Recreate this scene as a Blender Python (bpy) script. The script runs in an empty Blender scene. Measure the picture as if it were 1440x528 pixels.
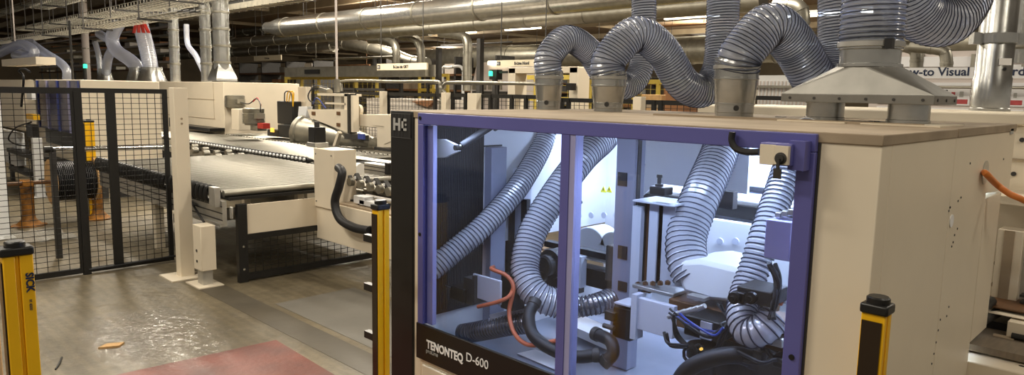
import bpy, bmesh, math, random
from mathutils import Vector, Matrix
random.seed(7)
S = bpy.context.scene
COL = S.collection
PI = math.pi

# ------------------------------------------------------------------ camera
PPX, PPY = 720.0, 264.0
V1, V2 = (-300.0, 111.0), (1725.0, 150.0)
FPX = math.sqrt(-((V1[0]-PPX)*(V2[0]-PPX) + (V1[1]-PPY)*(V2[1]-PPY)))
def cray(px, py): return Vector(((px-PPX)/FPX, -(py-PPY)/FPX, -1.0))
AXX = -cray(*V1); AXX.normalize()
AXY = cray(*V2); AXY -= AXX*AXX.dot(AXY); AXY.normalize()
AXZ = AXX.cross(AXY)
ROT = Matrix((AXX, AXY, AXZ))
EYE = Vector((0, 0, 2.0))
cam = bpy.data.objects.new('camera', bpy.data.cameras.new('camera'))
COL.objects.link(cam)
cam.matrix_world = Matrix.Translation(EYE) @ ROT.to_4x4()
cam.data.sensor_width = 36.0
cam.data.lens = FPX/1440.0*36.0
cam.data.clip_start = 0.05
cam.data.clip_end = 400
S.camera = cam
def wray(px, py): return ROT @ cray(px, py)
def AY(px, py, y): d = wray(px, py); return EYE + d*((y-EYE.y)/d.y)
def AX(px, py, x): d = wray(px, py); return EYE + d*((x-EYE.x)/d.x)
def AZ(px, py, z): d = wray(px, py); return EYE + d*((z-EYE.z)/d.z)
def xat(px, y, z):
    a = ROT.transposed() @ (Vector((0, y, z))-EYE); b = ROT.transposed() @ Vector((1, 0, 0)); k = (px-PPX)/FPX
    return -(a.x + k*a.z)/(b.x + k*b.z)
def yat(px, x, z):
    a = ROT.transposed() @ (Vector((x, 0, z))-EYE); b = ROT.transposed() @ Vector((0, 1, 0)); k = (px-PPX)/FPX
    return -(a.x + k*a.z)/(b.x + k*b.z)

# ------------------------------------------------------------------ materials
def srgb(r, g, b):
    f = lambda c: (c/255/12.92) if c/255 <= .04045 else ((c/255+.055)/1.055)**2.4
    return (f(r), f(g), f(b), 1)
def mat(name, col, rough=.5, metal=0.0, var=.08, scale=6.0, bump=0.0, bscale=40.0, emit=None, estr=0, spec=.5, stretch=None):
    m = bpy.data.materials.new(name); m.use_nodes = True
    nt = m.node_tree; b = nt.nodes['Principled BSDF']
    b.inputs['Roughness'].default_value = rough; b.inputs['Metallic'].default_value = metal
    b.inputs['Specular IOR Level'].default_value = spec
    tc = nt.nodes.new('ShaderNodeTexCoord')
    src = tc.outputs['Object']
    if stretch:
        mp = nt.nodes.new('ShaderNodeMapping'); mp.inputs['Scale'].default_value = stretch
        nt.links.new(src, mp.inputs['Vector']); src = mp.outputs['Vector']
    n = nt.nodes.new('ShaderNodeTexNoise'); n.inputs['Scale'].default_value = scale; n.inputs['Detail'].default_value = 5
    nt.links.new(src, n.inputs['Vector'])
    r = nt.nodes.new('ShaderNodeValToRGB')
    r.color_ramp.elements[0].position = .3; r.color_ramp.elements[1].position = .7
    r.color_ramp.elements[0].color = tuple(c*(1-var) for c in col[:3])+(1,)
    r.color_ramp.elements[1].color = tuple(min(1, c*(1+var)) for c in col[:3])+(1,)
    nt.links.new(n.outputs['Fac'], r.inputs['Fac']); nt.links.new(r.outputs['Color'], b.inputs['Base Color'])
    if bump:
        n2 = nt.nodes.new('ShaderNodeTexNoise'); n2.inputs['Scale'].default_value = bscale; n2.inputs['Detail'].default_value = 4
        nt.links.new(src, n2.inputs['Vector'])
        bp = nt.nodes.new('ShaderNodeBump'); bp.inputs['Strength'].default_value = bump; bp.inputs['Distance'].default_value = .01
        nt.links.new(n2.outputs['Fac'], bp.inputs['Height']); nt.links.new(bp.outputs['Normal'], b.inputs['Normal'])
    if emit:
        b.inputs['Emission Color'].default_value = emit; b.inputs['Emission Strength'].default_value = estr
    return m
def glassy(name, tint, clear, rough=.08, diff=(.7, .75, .8, 1), gl=.25, edge=None):
    """thin plastic or glass sheet: clear share lets light through, the rest is glossy/diffuse"""
    m = bpy.data.materials.new(name); m.use_nodes = True; nt = m.node_tree
    for n in list(nt.nodes): nt.nodes.remove(n)
    out = nt.nodes.new('ShaderNodeOutputMaterial')
    tr = nt.nodes.new('ShaderNodeBsdfTransparent'); tr.inputs['Color'].default_value = tint
    gs = nt.nodes.new('ShaderNodeBsdfGlossy'); gs.inputs['Roughness'].default_value = rough
    df = nt.nodes.new('ShaderNodeBsdfDiffuse'); df.inputs['Color'].default_value = diff
    m1 = nt.nodes.new('ShaderNodeMixShader'); m1.inputs[0].default_value = gl
    if edge:   # milky plastic also passes light through
        tl = nt.nodes.new('ShaderNodeBsdfTranslucent'); tl.inputs['Color'].default_value = diff
        m0 = nt.nodes.new('ShaderNodeMixShader'); m0.inputs[0].default_value = .5
        nt.links.new(df.outputs[0], m0.inputs[1]); nt.links.new(tl.outputs[0], m0.inputs[2]); dsh = m0.outputs[0]
    else: dsh = df.outputs[0]
    nt.links.new(dsh, m1.inputs[1]); nt.links.new(gs.outputs[0], m1.inputs[2])
    m2 = nt.nodes.new('ShaderNodeMixShader')
    if edge:   # seen along the wall the tinted plastic is thicker, so deeper in colour
        l2 = nt.nodes.new('ShaderNodeLayerWeight'); pw = nt.nodes.new('ShaderNodeMath'); pw.operation = 'POWER'; pw.inputs[1].default_value = 2.0
        nt.links.new(l2.outputs['Facing'], pw.inputs[0])
        for nd, c0 in ((tr, tint), (df, diff)):
            mx = nt.nodes.new('ShaderNodeMix'); mx.data_type = 'RGBA'; mx.inputs[6].default_value = c0; mx.inputs[7].default_value = edge
            nt.links.new(pw.outputs[0], mx.inputs[0]); nt.links.new(mx.outputs[2], nd.inputs['Color'])
    lw = nt.nodes.new('ShaderNodeLayerWeight'); lw.inputs['Blend'].default_value = .5
    fr = nt.nodes.new('ShaderNodeMath'); fr.operation = 'POWER'; fr.inputs[1].default_value = 5
    nt.links.new(lw.outputs['Facing'], fr.inputs[0])
    mm = nt.nodes.new('ShaderNodeMath'); mm.operation = 'MAXIMUM'; mm.inputs[1].default_value = 1-clear
    nt.links.new(fr.outputs[0], mm.inputs[0]); nt.links.new(mm.outputs[0], m2.inputs[0])
    nt.links.new(tr.outputs[0], m2.inputs[1]); nt.links.new(m1.outputs[0], m2.inputs[2])
    nt.links.new(m2.outputs[0], out.inputs['Surface'])
    return m
M = {}
M['cream'] = mat('cream_paint', srgb(226, 214, 192), .42, 0, .03, 3)
M['creamd'] = mat('dusty_cream_top', srgb(158, 141, 118), .7, 0, .18, 5)
M['white'] = mat('white_paint', srgb(225, 226, 226), .4, 0, .03, 4)
M['bluewhite'] = mat('light_grey_paint', srgb(196, 200, 210), .45, 0, .04, 4)
M['greypaint'] = mat('grey_blue_paint', srgb(140, 143, 160), .45, 0, .05, 4)
M['black'] = mat('black_paint', srgb(22, 21, 20), .38, 0, .1, 8)
M['blackm'] = mat('black_rubber', srgb(26, 26, 28), .5, 0, .15, 20)
M['dark'] = mat('dark_grey', srgb(58, 56, 54), .55, .2, .15, 10)
M['darksheet'] = mat('dark_perforated_sheet', srgb(30, 32, 38), .5, .3, .1, 8)
M['purple'] = mat('violet_frame', srgb(92, 92, 158), .35, 0, .04, 4)
M['paleyellow'] = mat('cell_yellow', srgb(200, 176, 76), .5, 0, .1, 4)
M['galvm'] = mat('matt_galvanised_sheet', srgb(134, 132, 126), .45, .75, .10, 12)
M['violetlight'] = mat('pale_violet_profile', srgb(160, 160, 205), .35, .1, .04, 4)
M['galv'] = mat('galvanised_steel', srgb(182, 182, 178), .27, .9, .16, 9, .03, 30)
M['galvd'] = mat('dull_galvanised', srgb(150, 146, 134), .42, .8, .15, 4)
M['alu'] = mat('aluminium', srgb(190, 188, 182), .38, .8, .08, 10)
M['steel'] = mat('brushed_roller_steel', srgb(120, 117, 108), .30, .9, .06, 14)
M['rod'] = mat('chrome', srgb(215, 215, 215), .15, 1, .02, 10)
M['yellow'] = mat('signal_yellow', srgb(238, 182, 10), .4, 0, .05, 6)
M['rustyellow'] = mat('rusty_yellow_paint', srgb(126, 82, 22), .65, .1, .9, 9)
M['red'] = mat('red_plastic', srgb(170, 44, 34), .5, 0, .1, 8)
M['orange'] = mat('orange_cable', srgb(218, 128, 58), .5, 0, .08, 20)
M['copper'] = mat('orange_hose', srgb(196, 104, 66), .5, 0, .08, 20)
M['brown'] = mat('brown_plate', srgb(104, 72, 44), .55, .2, .25, 8)
M['wood'] = mat('plywood', srgb(186, 148, 98), .7, 0, .18, 12, stretch=(1, 6, 1))
M['greywood'] = mat('grey_brown_plate', srgb(120, 108, 92), .6, .1, .15, 8, stretch=(8, 1, 1))
M['card'] = mat('cardboard', srgb(140, 96, 60), .8, 0, .1, 6)
M['paper'] = mat('paper', srgb(232, 232, 234), .7, 0, .02, 6)
M['sheet'] = mat('white_boards', srgb(214, 206, 196), .6, 0, .05, 6)
M['darkpane'] = mat('dark_lens_pane', srgb(44, 32, 22), .12, 0, .1, 6)
M['sign'] = mat('sign_board', srgb(218, 206, 180), .6, 0, .03, 4)
M['ink'] = mat('dark_print', srgb(46, 48, 52), .6, 0, .02, 4)
M['blueink'] = mat('blue_print', srgb(18, 36, 70), .5, 0, .02, 4)
M['whiteink'] = mat('white_print', srgb(238, 238, 238), .5, 0, .02, 4)
M['greyink'] = mat('grey_print', srgb(170, 170, 166), .5, 0, .02, 4)
M['redprint'] = mat('red_print', srgb(176, 70, 72), .6, 0, .2, 20)
M['hazard'] = mat('yellow_sticker', srgb(226, 216, 40), .5, 0, .02, 4)
M['blue'] = mat('blue_plastic', srgb(52, 70, 150), .4, 0, .08, 8)
M['bluewin'] = mat('blue_tinted_guard', srgb(62, 68, 112), .15, 0, .6, 2.2, stretch=(3, 3, .1))
M['lamp'] = mat('lamp_tube', srgb(255, 240, 200), .4, 0, 0, 4, emit=(1, .86, .6, 1), estr=7)
M['led'] = mat('cool_led_strip', srgb(230, 240, 255), .4, 0, 0, 4, emit=(.72, .84, 1, 1), estr=9)
M['green'] = mat('green_signal', srgb(30, 190, 130), .4, 0, 0, 4, emit=(.05, .8, .4, 1), estr=2)
M['amber'] = mat('amber_signal', srgb(250, 180, 40), .4, 0, 0, 4, emit=(1, .6, .1, 1), estr=1.2)
M['pane'] = glassy('machine_window_glass', (.86, .88, .98, 1), .95, .03, (.2, .2, .4, 1), .9)
M['hosewall'] = glassy('clear_hose_wall', (.74, .82, .98, 1), .50, .22, (.95, .95, .95, 1), .30, (.25, .38, .85, 1))
M['hosein'] = glassy('white_hose_wall', (.8, .83, .9, 1), .10, .25, (.74, .76, .80, 1), .3)
M['hosedark'] = glassy('smoky_hose_wall', (.6, .6, .65, 1), .2, .25, (.10, .10, .11, 1), .35)
M['hoseleft'] = glassy('milky_hose_wall', (.85, .88, .95, 1), .4, .2, (.9, .92, .98, 1), .3, (.5, .58, .9, 1))
M['wire'] = mat('hose_wire', srgb(62, 66, 80), .4, .4, .05, 20)
M['wirein'] = mat('hose_wire_grey', srgb(70, 72, 86), .5, .2, .05, 20)
M['tray'] = mat('tray_wire', srgb(190, 184, 168), .4, .5, .15, 6)
M['ceil'] = mat('roof_deck', srgb(120, 98, 72), .8, 0, .2, .5)
M['beam'] = mat('roof_steel', srgb(150, 134, 108), .7, 0, .2, 1)
M['wallm'] = mat('hall_wall', srgb(120, 106, 84), .8, 0, .25, .3)
M['whitewall'] = mat('pale_wall', srgb(206, 196, 190), .7, 0, .04, 1)

def floor_mat():
    m = mat('worn_concrete', srgb(112, 102, 82), .42, 0, .2, .9)
    nt = m.node_tree; b = nt.nodes['Principled BSDF']
    tc = nt.nodes.new('ShaderNodeTexCoord')
    # fine speckle and scuffs over slab tone
    n = nt.nodes.new('ShaderNodeTexNoise'); n.inputs['Scale'].default_value = 9; n.inputs['Detail'].default_value = 8
    nt.links.new(tc.outputs['Object'], n.inputs['Vector'])
    mp = nt.nodes.new('ShaderNodeMapping'); mp.inputs['Scale'].default_value = (.35, 2.2, 1)
    nt.links.new(tc.outputs['Object'], mp.inputs['Vector'])
    n3 = nt.nodes.new('ShaderNodeTexNoise'); n3.inputs['Scale'].default_value = 2.0; n3.inputs['Detail'].default_value = 4
    nt.links.new(mp.outputs['Vector'], n3.inputs['Vector'])
    old = b.inputs['Base Color'].links[0].from_socket
    def mul(a, fac_out, lo, hi):
        rr = nt.nodes.new('ShaderNodeMapRange'); rr.inputs[1].default_value = .3; rr.inputs[2].default_value = .7
        rr.inputs[3].default_value = lo; rr.inputs[4].default_value = hi
        nt.links.new(fac_out, rr.inputs[0])
        mx = nt.nodes.new('ShaderNodeMix'); mx.data_type = 'RGBA'; mx.blend_type = 'MULTIPLY'; mx.inputs[0].default_value = 1
        nt.links.new(a, mx.inputs[6]); nt.links.new(rr.outputs[0], mx.inputs[7])
        return mx.outputs[2]
    c = mul(old, n.outputs['Fac'], .80, 1.12); c = mul(c, n3.outputs['Fac'], .74, 1.12)
    wv = nt.nodes.new('ShaderNodeTexWave'); wv.bands_direction = 'Y'; wv.inputs['Scale'].default_value = 3.6; wv.inputs['Distortion'].default_value = 1.2; wv.inputs['Detail Scale'].default_value = .6
    nt.links.new(tc.outputs['Object'], wv.inputs['Vector'])
    c = mul(c, wv.outputs['Fac'], .90, 1.03)
    n6 = nt.nodes.new('ShaderNodeTexNoise'); n6.inputs['Scale'].default_value = 45; n6.inputs['Detail'].default_value = 3
    nt.links.new(tc.outputs['Object'], n6.inputs['Vector']); c = mul(c, n6.outputs['Fac'], .88, 1.08)
    nt.links.new(c, b.inputs['Base Color'])
    r2 = nt.nodes.new('ShaderNodeMapRange'); r2.inputs[1].default_value = .35; r2.inputs[2].default_value = .65
    r2.inputs[3].default_value = .28; r2.inputs[4].default_value = .55
    n4 = nt.nodes.new('ShaderNodeTexNoise'); n4.inputs['Scale'].default_value = 1.1; n4.inputs['Detail'].default_value = 6
    nt.links.new(tc.outputs['Object'], n4.inputs['Vector']); nt.links.new(n4.outputs['Fac'], r2.inputs[0])
    nt.links.new(r2.outputs[0], b.inputs['Roughness'])
    bp = nt.nodes.new('ShaderNodeBump'); bp.inputs['Strength'].default_value = .25; bp.inputs['Distance'].default_value = .02
    n5 = nt.nodes.new('ShaderNodeTexNoise'); n5.inputs['Scale'].default_value = 14; n5.inputs['Detail'].default_value = 4
    nt.links.new(tc.outputs['Object'], n5.inputs['Vector'])
    nt.links.new(n5.outputs['Fac'], bp.inputs['Height']); nt.links.new(bp.outputs['Normal'], b.inputs['Normal'])
    return m
M['floor'] = floor_mat()
M['redfloor'] = mat('worn_red_floor_paint', srgb(106, 48, 34), .42, 0, .35, 3, .3, 20)
M['shadowfloor'] = mat('shadow_band_concrete', srgb(78, 71, 58), .5, 0, .15, 3, .15, 16)
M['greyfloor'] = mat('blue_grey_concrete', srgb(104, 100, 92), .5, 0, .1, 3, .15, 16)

# ------------------------------------------------------------------ mesh builder
def V(*a): return Vector(a)
def wl(o):
    p = Vector((0, 0, 0))
    while o is not None:
        p += o.location; o = o.parent
    return p
def catmull(pts, n=14):
    P = [Vector(p) for p in pts]; P = [P[0]*2-P[1]] + P + [P[-1]*2-P[-2]]
    out = []
    for i in range(1, len(P)-2):
        a, b, c, d = P[i-1:i+3]
        for k in range(n):
            t = k/n
            out.append(.5*((2*b)+(-a+c)*t+(2*a-5*b+4*c-d)*t*t+(-a+3*b-3*c+d)*t*t*t))
    out.append(P[-2]); return out
def resample(pts, ds):
    L = [0]
    for i in range(1, len(pts)): L.append(L[-1]+(pts[i]-pts[i-1]).length)
    n = max(2, int(round(L[-1]/ds))); out = []; j = 0
    for k in range(n+1):
        s = L[-1]*k/n
        while j < len(L)-2 and L[j+1] < s: j += 1
        u = (s-L[j])/max(1e-9, L[j+1]-L[j]); out.append(pts[j].lerp(pts[j+1], min(1, max(0, u))))
    return out
def frames(pts):
    T = []
    for i in range(len(pts)):
        t = pts[min(i+1, len(pts)-1)]-pts[max(i-1, 0)]
        T.append(t.normalized() if t.length > 1e-9 else Vector((0, 0, 1)))
    n = T[0].orthogonal().normalized(); F = []
    for t in T:
        n = n - t*n.dot(t)
        n = n.normalized() if n.length > 1e-6 else t.orthogonal().normalized()
        F.append((n, t.cross(n)))
    return F
class MB:
    def __init__(s): s.v = []; s.f = []
    def box(s, a, b):
        x0, x1 = sorted((a[0], b[0])); y0, y1 = sorted((a[1], b[1])); z0, z1 = sorted((a[2], b[2]))
        i = len(s.v)
        s.v += [V(x, y, z) for z in (z0, z1) for x, y in ((x0, y0), (x1, y0), (x1, y1), (x0, y1))]
        s.f += [tuple(i+k for k in q) for q in ((3, 2, 1, 0), (4, 5, 6, 7), (0, 1, 5, 4), (1, 2, 6, 5), (2, 3, 7, 6), (3, 0, 4, 7))]
        return s
    def cbox(s, c, d, rot=None):
        i = len(s.v); s.box([-d[k]/2 for k in range(3)], [d[k]/2 for k in range(3)])
        for k in range(i, len(s.v)):
            p = s.v[k]; s.v[k] = (rot @ p if rot else p)+Vector(c)
        return s
    def bar(s, p, q, w, h=None):
        """square bar from p to q"""
        p = Vector(p); q = Vector(q); h = h or w; d = (q-p); t = d.normalized()
        up = Vector((0, 0, 1)) if abs(t.z) < .95 else Vector((1, 0, 0))
        a = t.cross(up).normalized(); b = a.cross(t)
        rot = Matrix((a, t, b)).transposed()
        return s.cbox((p+q)/2, (w, d.length, h), rot)
    def prism(s, pts, vec):
        i = len(s.v); n = len(pts); vec = Vector(vec)
        s.v += [Vector(p) for p in pts]+[Vector(p)+vec for p in pts]
        s.f += [tuple(i+k for k in range(n))[::-1], tuple(i+n+k for k in range(n))]
        s.f += [(i+k, i+(k+1) % n, i+n+(k+1) % n, i+n+k) for k in range(n)]
        return s
    def tube(s, pts, r, seg=12, caps=True, closed=False):
        pts = [Vector(p) for p in pts]; F = frames(pts); i = len(s.v); N = len(pts)
        for k, p in enumerate(pts):
            rr = r[k] if isinstance(r, (list, tuple)) else r
            n, b = F[k]
            for j in range(seg):
                a = 2*PI*j/seg; s.v.append(p+n*(rr*math.cos(a))+b*(rr*math.sin(a)))
        for k in range(N-1):
            for j in range(seg):
                s.f.append((i+k*seg+j, i+k*seg+(j+1) % seg, i+(k+1)*seg+(j+1) % seg, i+(k+1)*seg+j))
        if caps:
            s.f.append(tuple(i+j for j in range(seg))[::-1]); s.f.append(tuple(i+(N-1)*seg+j for j in range(seg)))
        return s
    def cyl(s, p, q, r, r2=None, seg=20, caps=True):
        return s.tube([p, q], [r, r if r2 is None else r2], seg, caps)
    def lathe(s, base, axis, prof, seg=28, caps=True):
        """profile = (radius, height) along axis; repeated points give sharp steps"""
        base = Vector(base); axis = Vector(axis).normalized(); n = axis.orthogonal().normalized(); b = axis.cross(n); i = len(s.v)
        for r, h in prof:
            for j in range(seg):
                a = 2*PI*j/seg; s.v.append(base+axis*h+n*(r*math.cos(a))+b*(r*math.sin(a)))
        for k in range(len(prof)-1):
            for j in range(seg):
                s.f.append((i+k*seg+j, i+k*seg+(j+1) % seg, i+(k+1)*seg+(j+1) % seg, i+(k+1)*seg+j))
        if caps:
            s.f.append(tuple(i+j for j in range(seg))[::-1]); s.f.append(tuple(i+(len(prof)-1)*seg+j for j in range(seg)))
        return s
    def quad(s, a, b, c, d):
        i = len(s.v); s.v += [Vector(p) for p in (a, b, c, d)]; s.f.append((i, i+1, i+2, i+3)); return s
    def build(s, name, m, parent=None, smooth=True, bevel=0.0, label=None, origin=None):
        off = wl(parent) if parent is not None else (Vector(origin) if origin is not None else Vector((0, 0, 0)))
        me = bpy.data.meshes.new(name)
        me.from_pydata([tuple(p-off) for p in s.v], [], s.f)
        bm = bmesh.new(); bm.from_mesh(me); bmesh.ops.recalc_face_normals(bm, faces=bm.faces); bm.to_mesh(me); bm.free()
        me.materials.append(m)
        if smooth:
            me.polygons.foreach_set('use_smooth', [True]*len(me.polygons)); me.set_sharp_from_angle(angle=.6)
        o = bpy.data.objects.new(name, me); COL.objects.link(o)
        if parent is not None: o.parent = parent
        else: o.location = off
        if bevel:
            md = o.modifiers.new('bevel', 'BEVEL'); md.width = bevel; md.segments = 2; md.limit_method = 'ANGLE'; md.angle_limit = .7
        if label: o['label'] = label
        return o
    def base(s):
        xs = [p.x for p in s.v]; ys = [p.y for p in s.v]; zs = [p.z for p in s.v]
        return V((min(xs)+max(xs))/2, (min(ys)+max(ys))/2, min(zs))
class EACH:
    """collects like pieces and builds each one as a part of its own"""
    def __init__(s): s.l = []
    def __getattr__(s, k):
        def f(*a, **kw):
            m = MB(); getattr(m, k)(*a, **kw); s.l.append(m); return s
        return f
    def build(s, name, m, parent, **kw): return [q.build(name, m, parent, **kw) for q in s.l]
def thing(name, label, cat, loc, group=None):
    o = bpy.data.objects.new(name, None); COL.objects.link(o); o.location = loc; o.empty_display_size = .1
    o['label'] = label; o['category'] = cat
    if group: o['group'] = group
    return o
def single(mb, name, m, label, cat, group=None, **k):
    o = mb.build(name, m, None, origin=mb.base(), **k); o['label'] = label; o['category'] = cat
    if group: o['group'] = group
    return o
def struct(mb, name, m, **k):
    o = mb.build(name, m, None, **k); o['kind'] = 'structure'; return o
def child_copy(o, parent, dloc):
    c = o.copy(); COL.objects.link(c); c.parent = parent; c.location = Vector(dloc); return c
def copy_tree(root, loc, label=None):
    r = root.copy(); COL.objects.link(r); r.location = loc
    if label: r['label'] = label
    def rec(a, b):
        for ch in list(a.children):
            c = ch.copy(); COL.objects.link(c); c.parent = b; rec(ch, c)
    rec(root, r); return r
def text(body, name, m, parent, loc, right, up, size, depth=.002, align='LEFT', width=1.0, label=None, bold=0.0):
    """lettering as mesh; right/up give the writing direction and letter tops"""
    cu = bpy.data.curves.new(name, 'FONT'); cu.body = body; cu.size = size; cu.extrude = depth; cu.align_x = align
    cu.offset = bold; cu.resolution_u = 3
    t = bpy.data.objects.new(name, cu); COL.objects.link(t)
    dg = bpy.context.evaluated_depsgraph_get(); me = bpy.data.meshes.new_from_object(t.evaluated_get(dg)); bpy.data.objects.remove(t)
    r = Vector(right).normalized(); u = Vector(up).normalized(); n = r.cross(u); off = wl(parent) if parent else Vector((0, 0, 0))
    R3 = Matrix((r*width, u, n)).transposed()
    for v in me.vertices: v.co = R3 @ v.co + Vector(loc) - off
    me.materials.clear(); me.materials.append(m)
    o = bpy.data.objects.new(name, me); COL.objects.link(o)
    if parent: o.parent = parent
    if label: o['label'] = label
    return o
def hose_parts(root, ctrl, r, pitch, wall, wire, amp=.03, wr=.0028, seg=22, helix=True, wname='hose_wall', r2=None):
    path = resample(catmull([Vector(c) for c in ctrl]), pitch/4)
    N = len(path)
    def rad(k):
        b = r if r2 is None else r+(r2-r)*k/(N-1)
        return b*(1+amp*math.cos(2*PI*k/4))
    w = MB().tube(path, [rad(k) for k in range(N)], seg, caps=False).build(wname, wall, root)
    if helix:
        F = frames(path); L = []; st = 16; turns = (N-1)/4
        for i in range(int(turns*st)+1):
            s = i/st*4; k = min(N-2, int(s)); u = s-k
            p = path[k].lerp(path[k+1], u); n, b = F[k]; a = 2*PI*i/st
            rr = (r if r2 is None else r+(r2-r)*s/(N-1))*(1+amp)+wr*.3
            L.append(p+n*(rr*math.cos(a))+b*(rr*math.sin(a)))
        MB().tube(L, wr, 5).build('wire_helix', wire, w)
    return w
def hose(name, label, cat, ctrl, r, pitch, wall, wire, group=None, **k):
    t = thing(name, label, cat, Vector(ctrl[0]), group); hose_parts(t, ctrl, r, pitch, wall, wire, **k); return t


# ------------------------------------------------------------------ setting
struct(MB().box((-95, -8, -.2), (16, 90, 0)), 'floor', M['floor'])
struct(MB().box((-95, -8, 6.6), (16, 90, 6.9)), 'ceiling', M['ceil'])
struct(MB().box((-95, 80, 0), (16, 80.4, 6.6)), 'wall_back', M['wallm'])
struct(MB().box((-95.4, -8, 0), (-95, 80, 6.6)), 'wall_left', M['wallm'])
for i, y in enumerate(range(12, 80, 8)):
    struct(MB().box((-95, y, 6.25), (16, y+.25, 6.6)), 'trim_%d' % (i+1), M['beam'])
for i, x in enumerate(range(-90, 0, 10)):
    struct(MB().box((x, 10, 6.4), (x+.2, 80, 6.6)), 'trim_%d' % (i+20), M['beam'])
# painted and patched areas of the floor, a painted-in shadow band, an added sheen
def patch(name, pts, m, z=.004):
    mb = MB(); mb.prism([AZ(px, py, .0005) for px, py in pts], (0, 0, z)); struct(mb, name, m)
rA, rB, rC = AZ(165, 528, 0), AZ(388, 479, 0), AZ(470, 528, 0)
struct(MB().prism([rB, rB+(rC-rB)*3.2, rB+(rC-rB)*3.2+(rA-rB)*1.6, rB+(rA-rB)*1.6], (0, 0, .003)), 'trim_50', M['redfloor'])
struct(MB().box((-7.05, 2.72, .0003), (-2.0, 2.98, .002)), 'trim_51', M['shadowfloor'])  # dark band painted on the concrete as a cast shadow
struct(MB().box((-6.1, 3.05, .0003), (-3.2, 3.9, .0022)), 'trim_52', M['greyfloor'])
gfm = bpy.data.materials.new('added_floor_sheen'); gfm.use_nodes = True; nt_ = gfm.node_tree  # clear glossy sheet added to place a sheen, fading outwards
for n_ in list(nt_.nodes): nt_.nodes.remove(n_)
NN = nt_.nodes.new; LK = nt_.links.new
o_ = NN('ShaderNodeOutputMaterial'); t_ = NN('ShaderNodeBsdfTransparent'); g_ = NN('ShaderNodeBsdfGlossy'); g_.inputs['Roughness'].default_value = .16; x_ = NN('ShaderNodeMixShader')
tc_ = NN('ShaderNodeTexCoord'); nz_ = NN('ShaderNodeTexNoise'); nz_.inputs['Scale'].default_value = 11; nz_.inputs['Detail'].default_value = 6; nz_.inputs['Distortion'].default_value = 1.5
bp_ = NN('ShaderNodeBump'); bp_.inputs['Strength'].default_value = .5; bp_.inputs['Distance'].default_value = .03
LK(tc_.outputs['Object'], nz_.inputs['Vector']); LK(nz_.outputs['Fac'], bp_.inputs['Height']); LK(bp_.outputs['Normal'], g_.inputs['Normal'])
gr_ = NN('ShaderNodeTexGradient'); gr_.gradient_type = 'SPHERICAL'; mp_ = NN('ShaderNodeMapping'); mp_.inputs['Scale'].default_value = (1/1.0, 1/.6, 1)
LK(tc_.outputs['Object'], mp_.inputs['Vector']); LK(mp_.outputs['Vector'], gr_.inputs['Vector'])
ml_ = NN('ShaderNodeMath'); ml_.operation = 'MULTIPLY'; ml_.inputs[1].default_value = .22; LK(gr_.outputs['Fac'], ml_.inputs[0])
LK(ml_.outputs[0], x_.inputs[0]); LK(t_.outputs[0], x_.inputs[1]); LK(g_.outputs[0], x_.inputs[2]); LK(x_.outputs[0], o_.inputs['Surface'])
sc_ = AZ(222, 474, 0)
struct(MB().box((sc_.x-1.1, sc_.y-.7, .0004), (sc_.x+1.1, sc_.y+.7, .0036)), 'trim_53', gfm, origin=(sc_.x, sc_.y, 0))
single(MB().prism([AZ(138, 492, 0), AZ(150, 486, 0), AZ(175, 484, 0), AZ(168, 489, 0)], (0, 0, .015)), 'cardboard_scrap', M['wood'],
       'thin tan cardboard scrap lying on the concrete floor', 'scrap')
single(MB().tube(catmull([AZ(78, 520, .006), AZ(83, 512, .012), AZ(87, 503, .006)]), .006, 6), 'black_strap_offcut', M['blackm'],
       'short black strap offcut lying on the floor beside the yellow post', 'scrap')

# ------------------------------------------------------------------ light
def area(loc, sx, sy, w, col, rot=(0, 0, 0), name='fluorescent_light'):
    d = bpy.data.lights.new(name, 'AREA'); d.shape = 'RECTANGLE'; d.size = sx; d.size_y = sy; d.energy = w; d.color = col
    o = bpy.data.objects.new(name, d); COL.objects.link(o); o.location = loc; o.rotation_euler = rot; return o
WARM = (1.0, .91, .76)
M['glow'] = M['lamp']
def lamp(x, y, z, label, L=3.0):
    t = thing('fluorescent_lamp', label, 'lamp', (x, y, z), 'fluorescent lamps under the roof')
    MB().prism([(x-L/2, y-.14, z), (x-L/2, y+.14, z), (x-L/2, y+.05, z+.10), (x-L/2, y-.05, z+.10)], (L, 0, 0)).build('housing', M['white'], t)
    for s in (-.06, .06): MB().cyl((x-L/2+.05, y+s, z-.05), (x+L/2-.05, y+s, z-.05), .075, seg=10).build('tube', M['lamp'], t)
    for s in (-L/3, L/3): MB().cyl((x+s, y, z+.1), (x+s, y, 6.5), .012, seg=6).build('hanger', M['dark'], t)
    return t
for px, py, y, lab in ((735, 39, 32, 'lit fluorescent lamp hanging below the second long duct, beside the first hose arch'),
                       (648, 45, 32, 'lit fluorescent lamp seen between the two long ducts in mid hall'),
                       (566, 50, 32, 'lit fluorescent lamp above the hanging B-Line bis GKT sign'),
                       (972, 22, 31, 'long lit fluorescent lamp between the two vertical clear hoses'),
                       (1165, 17, 26, 'lit fluorescent lamp behind the vertical hose beside the steel hood'),
                       (815, 178, 0, '')):
    if not lab: continue
    p = AY(px, py, y); lamp(p.x, y, p.z, lab)
for px, py, y, L, lab in ((843, 13, 38, 4.5, 'bright lamp high beyond the second hose arch near the roof'),
                   (700, 27, 44, 3, 'faint far lamp showing above the second long duct'),
                   (600, 29, 44, 3, 'faint far lamp in the gap over the curved duct'),
                   (1180, 92, 40, 4, 'low far lamp behind the steel hood'),
                   (975, 84, 36, 6, 'low far lamp strip behind the second U hose')):
    p = AY(px, py, y); s = min(1, 4.2/(p.z-2)); p = EYE+(p-EYE)*s; lamp(p.x, p.y, p.z, lab, L*s)
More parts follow.
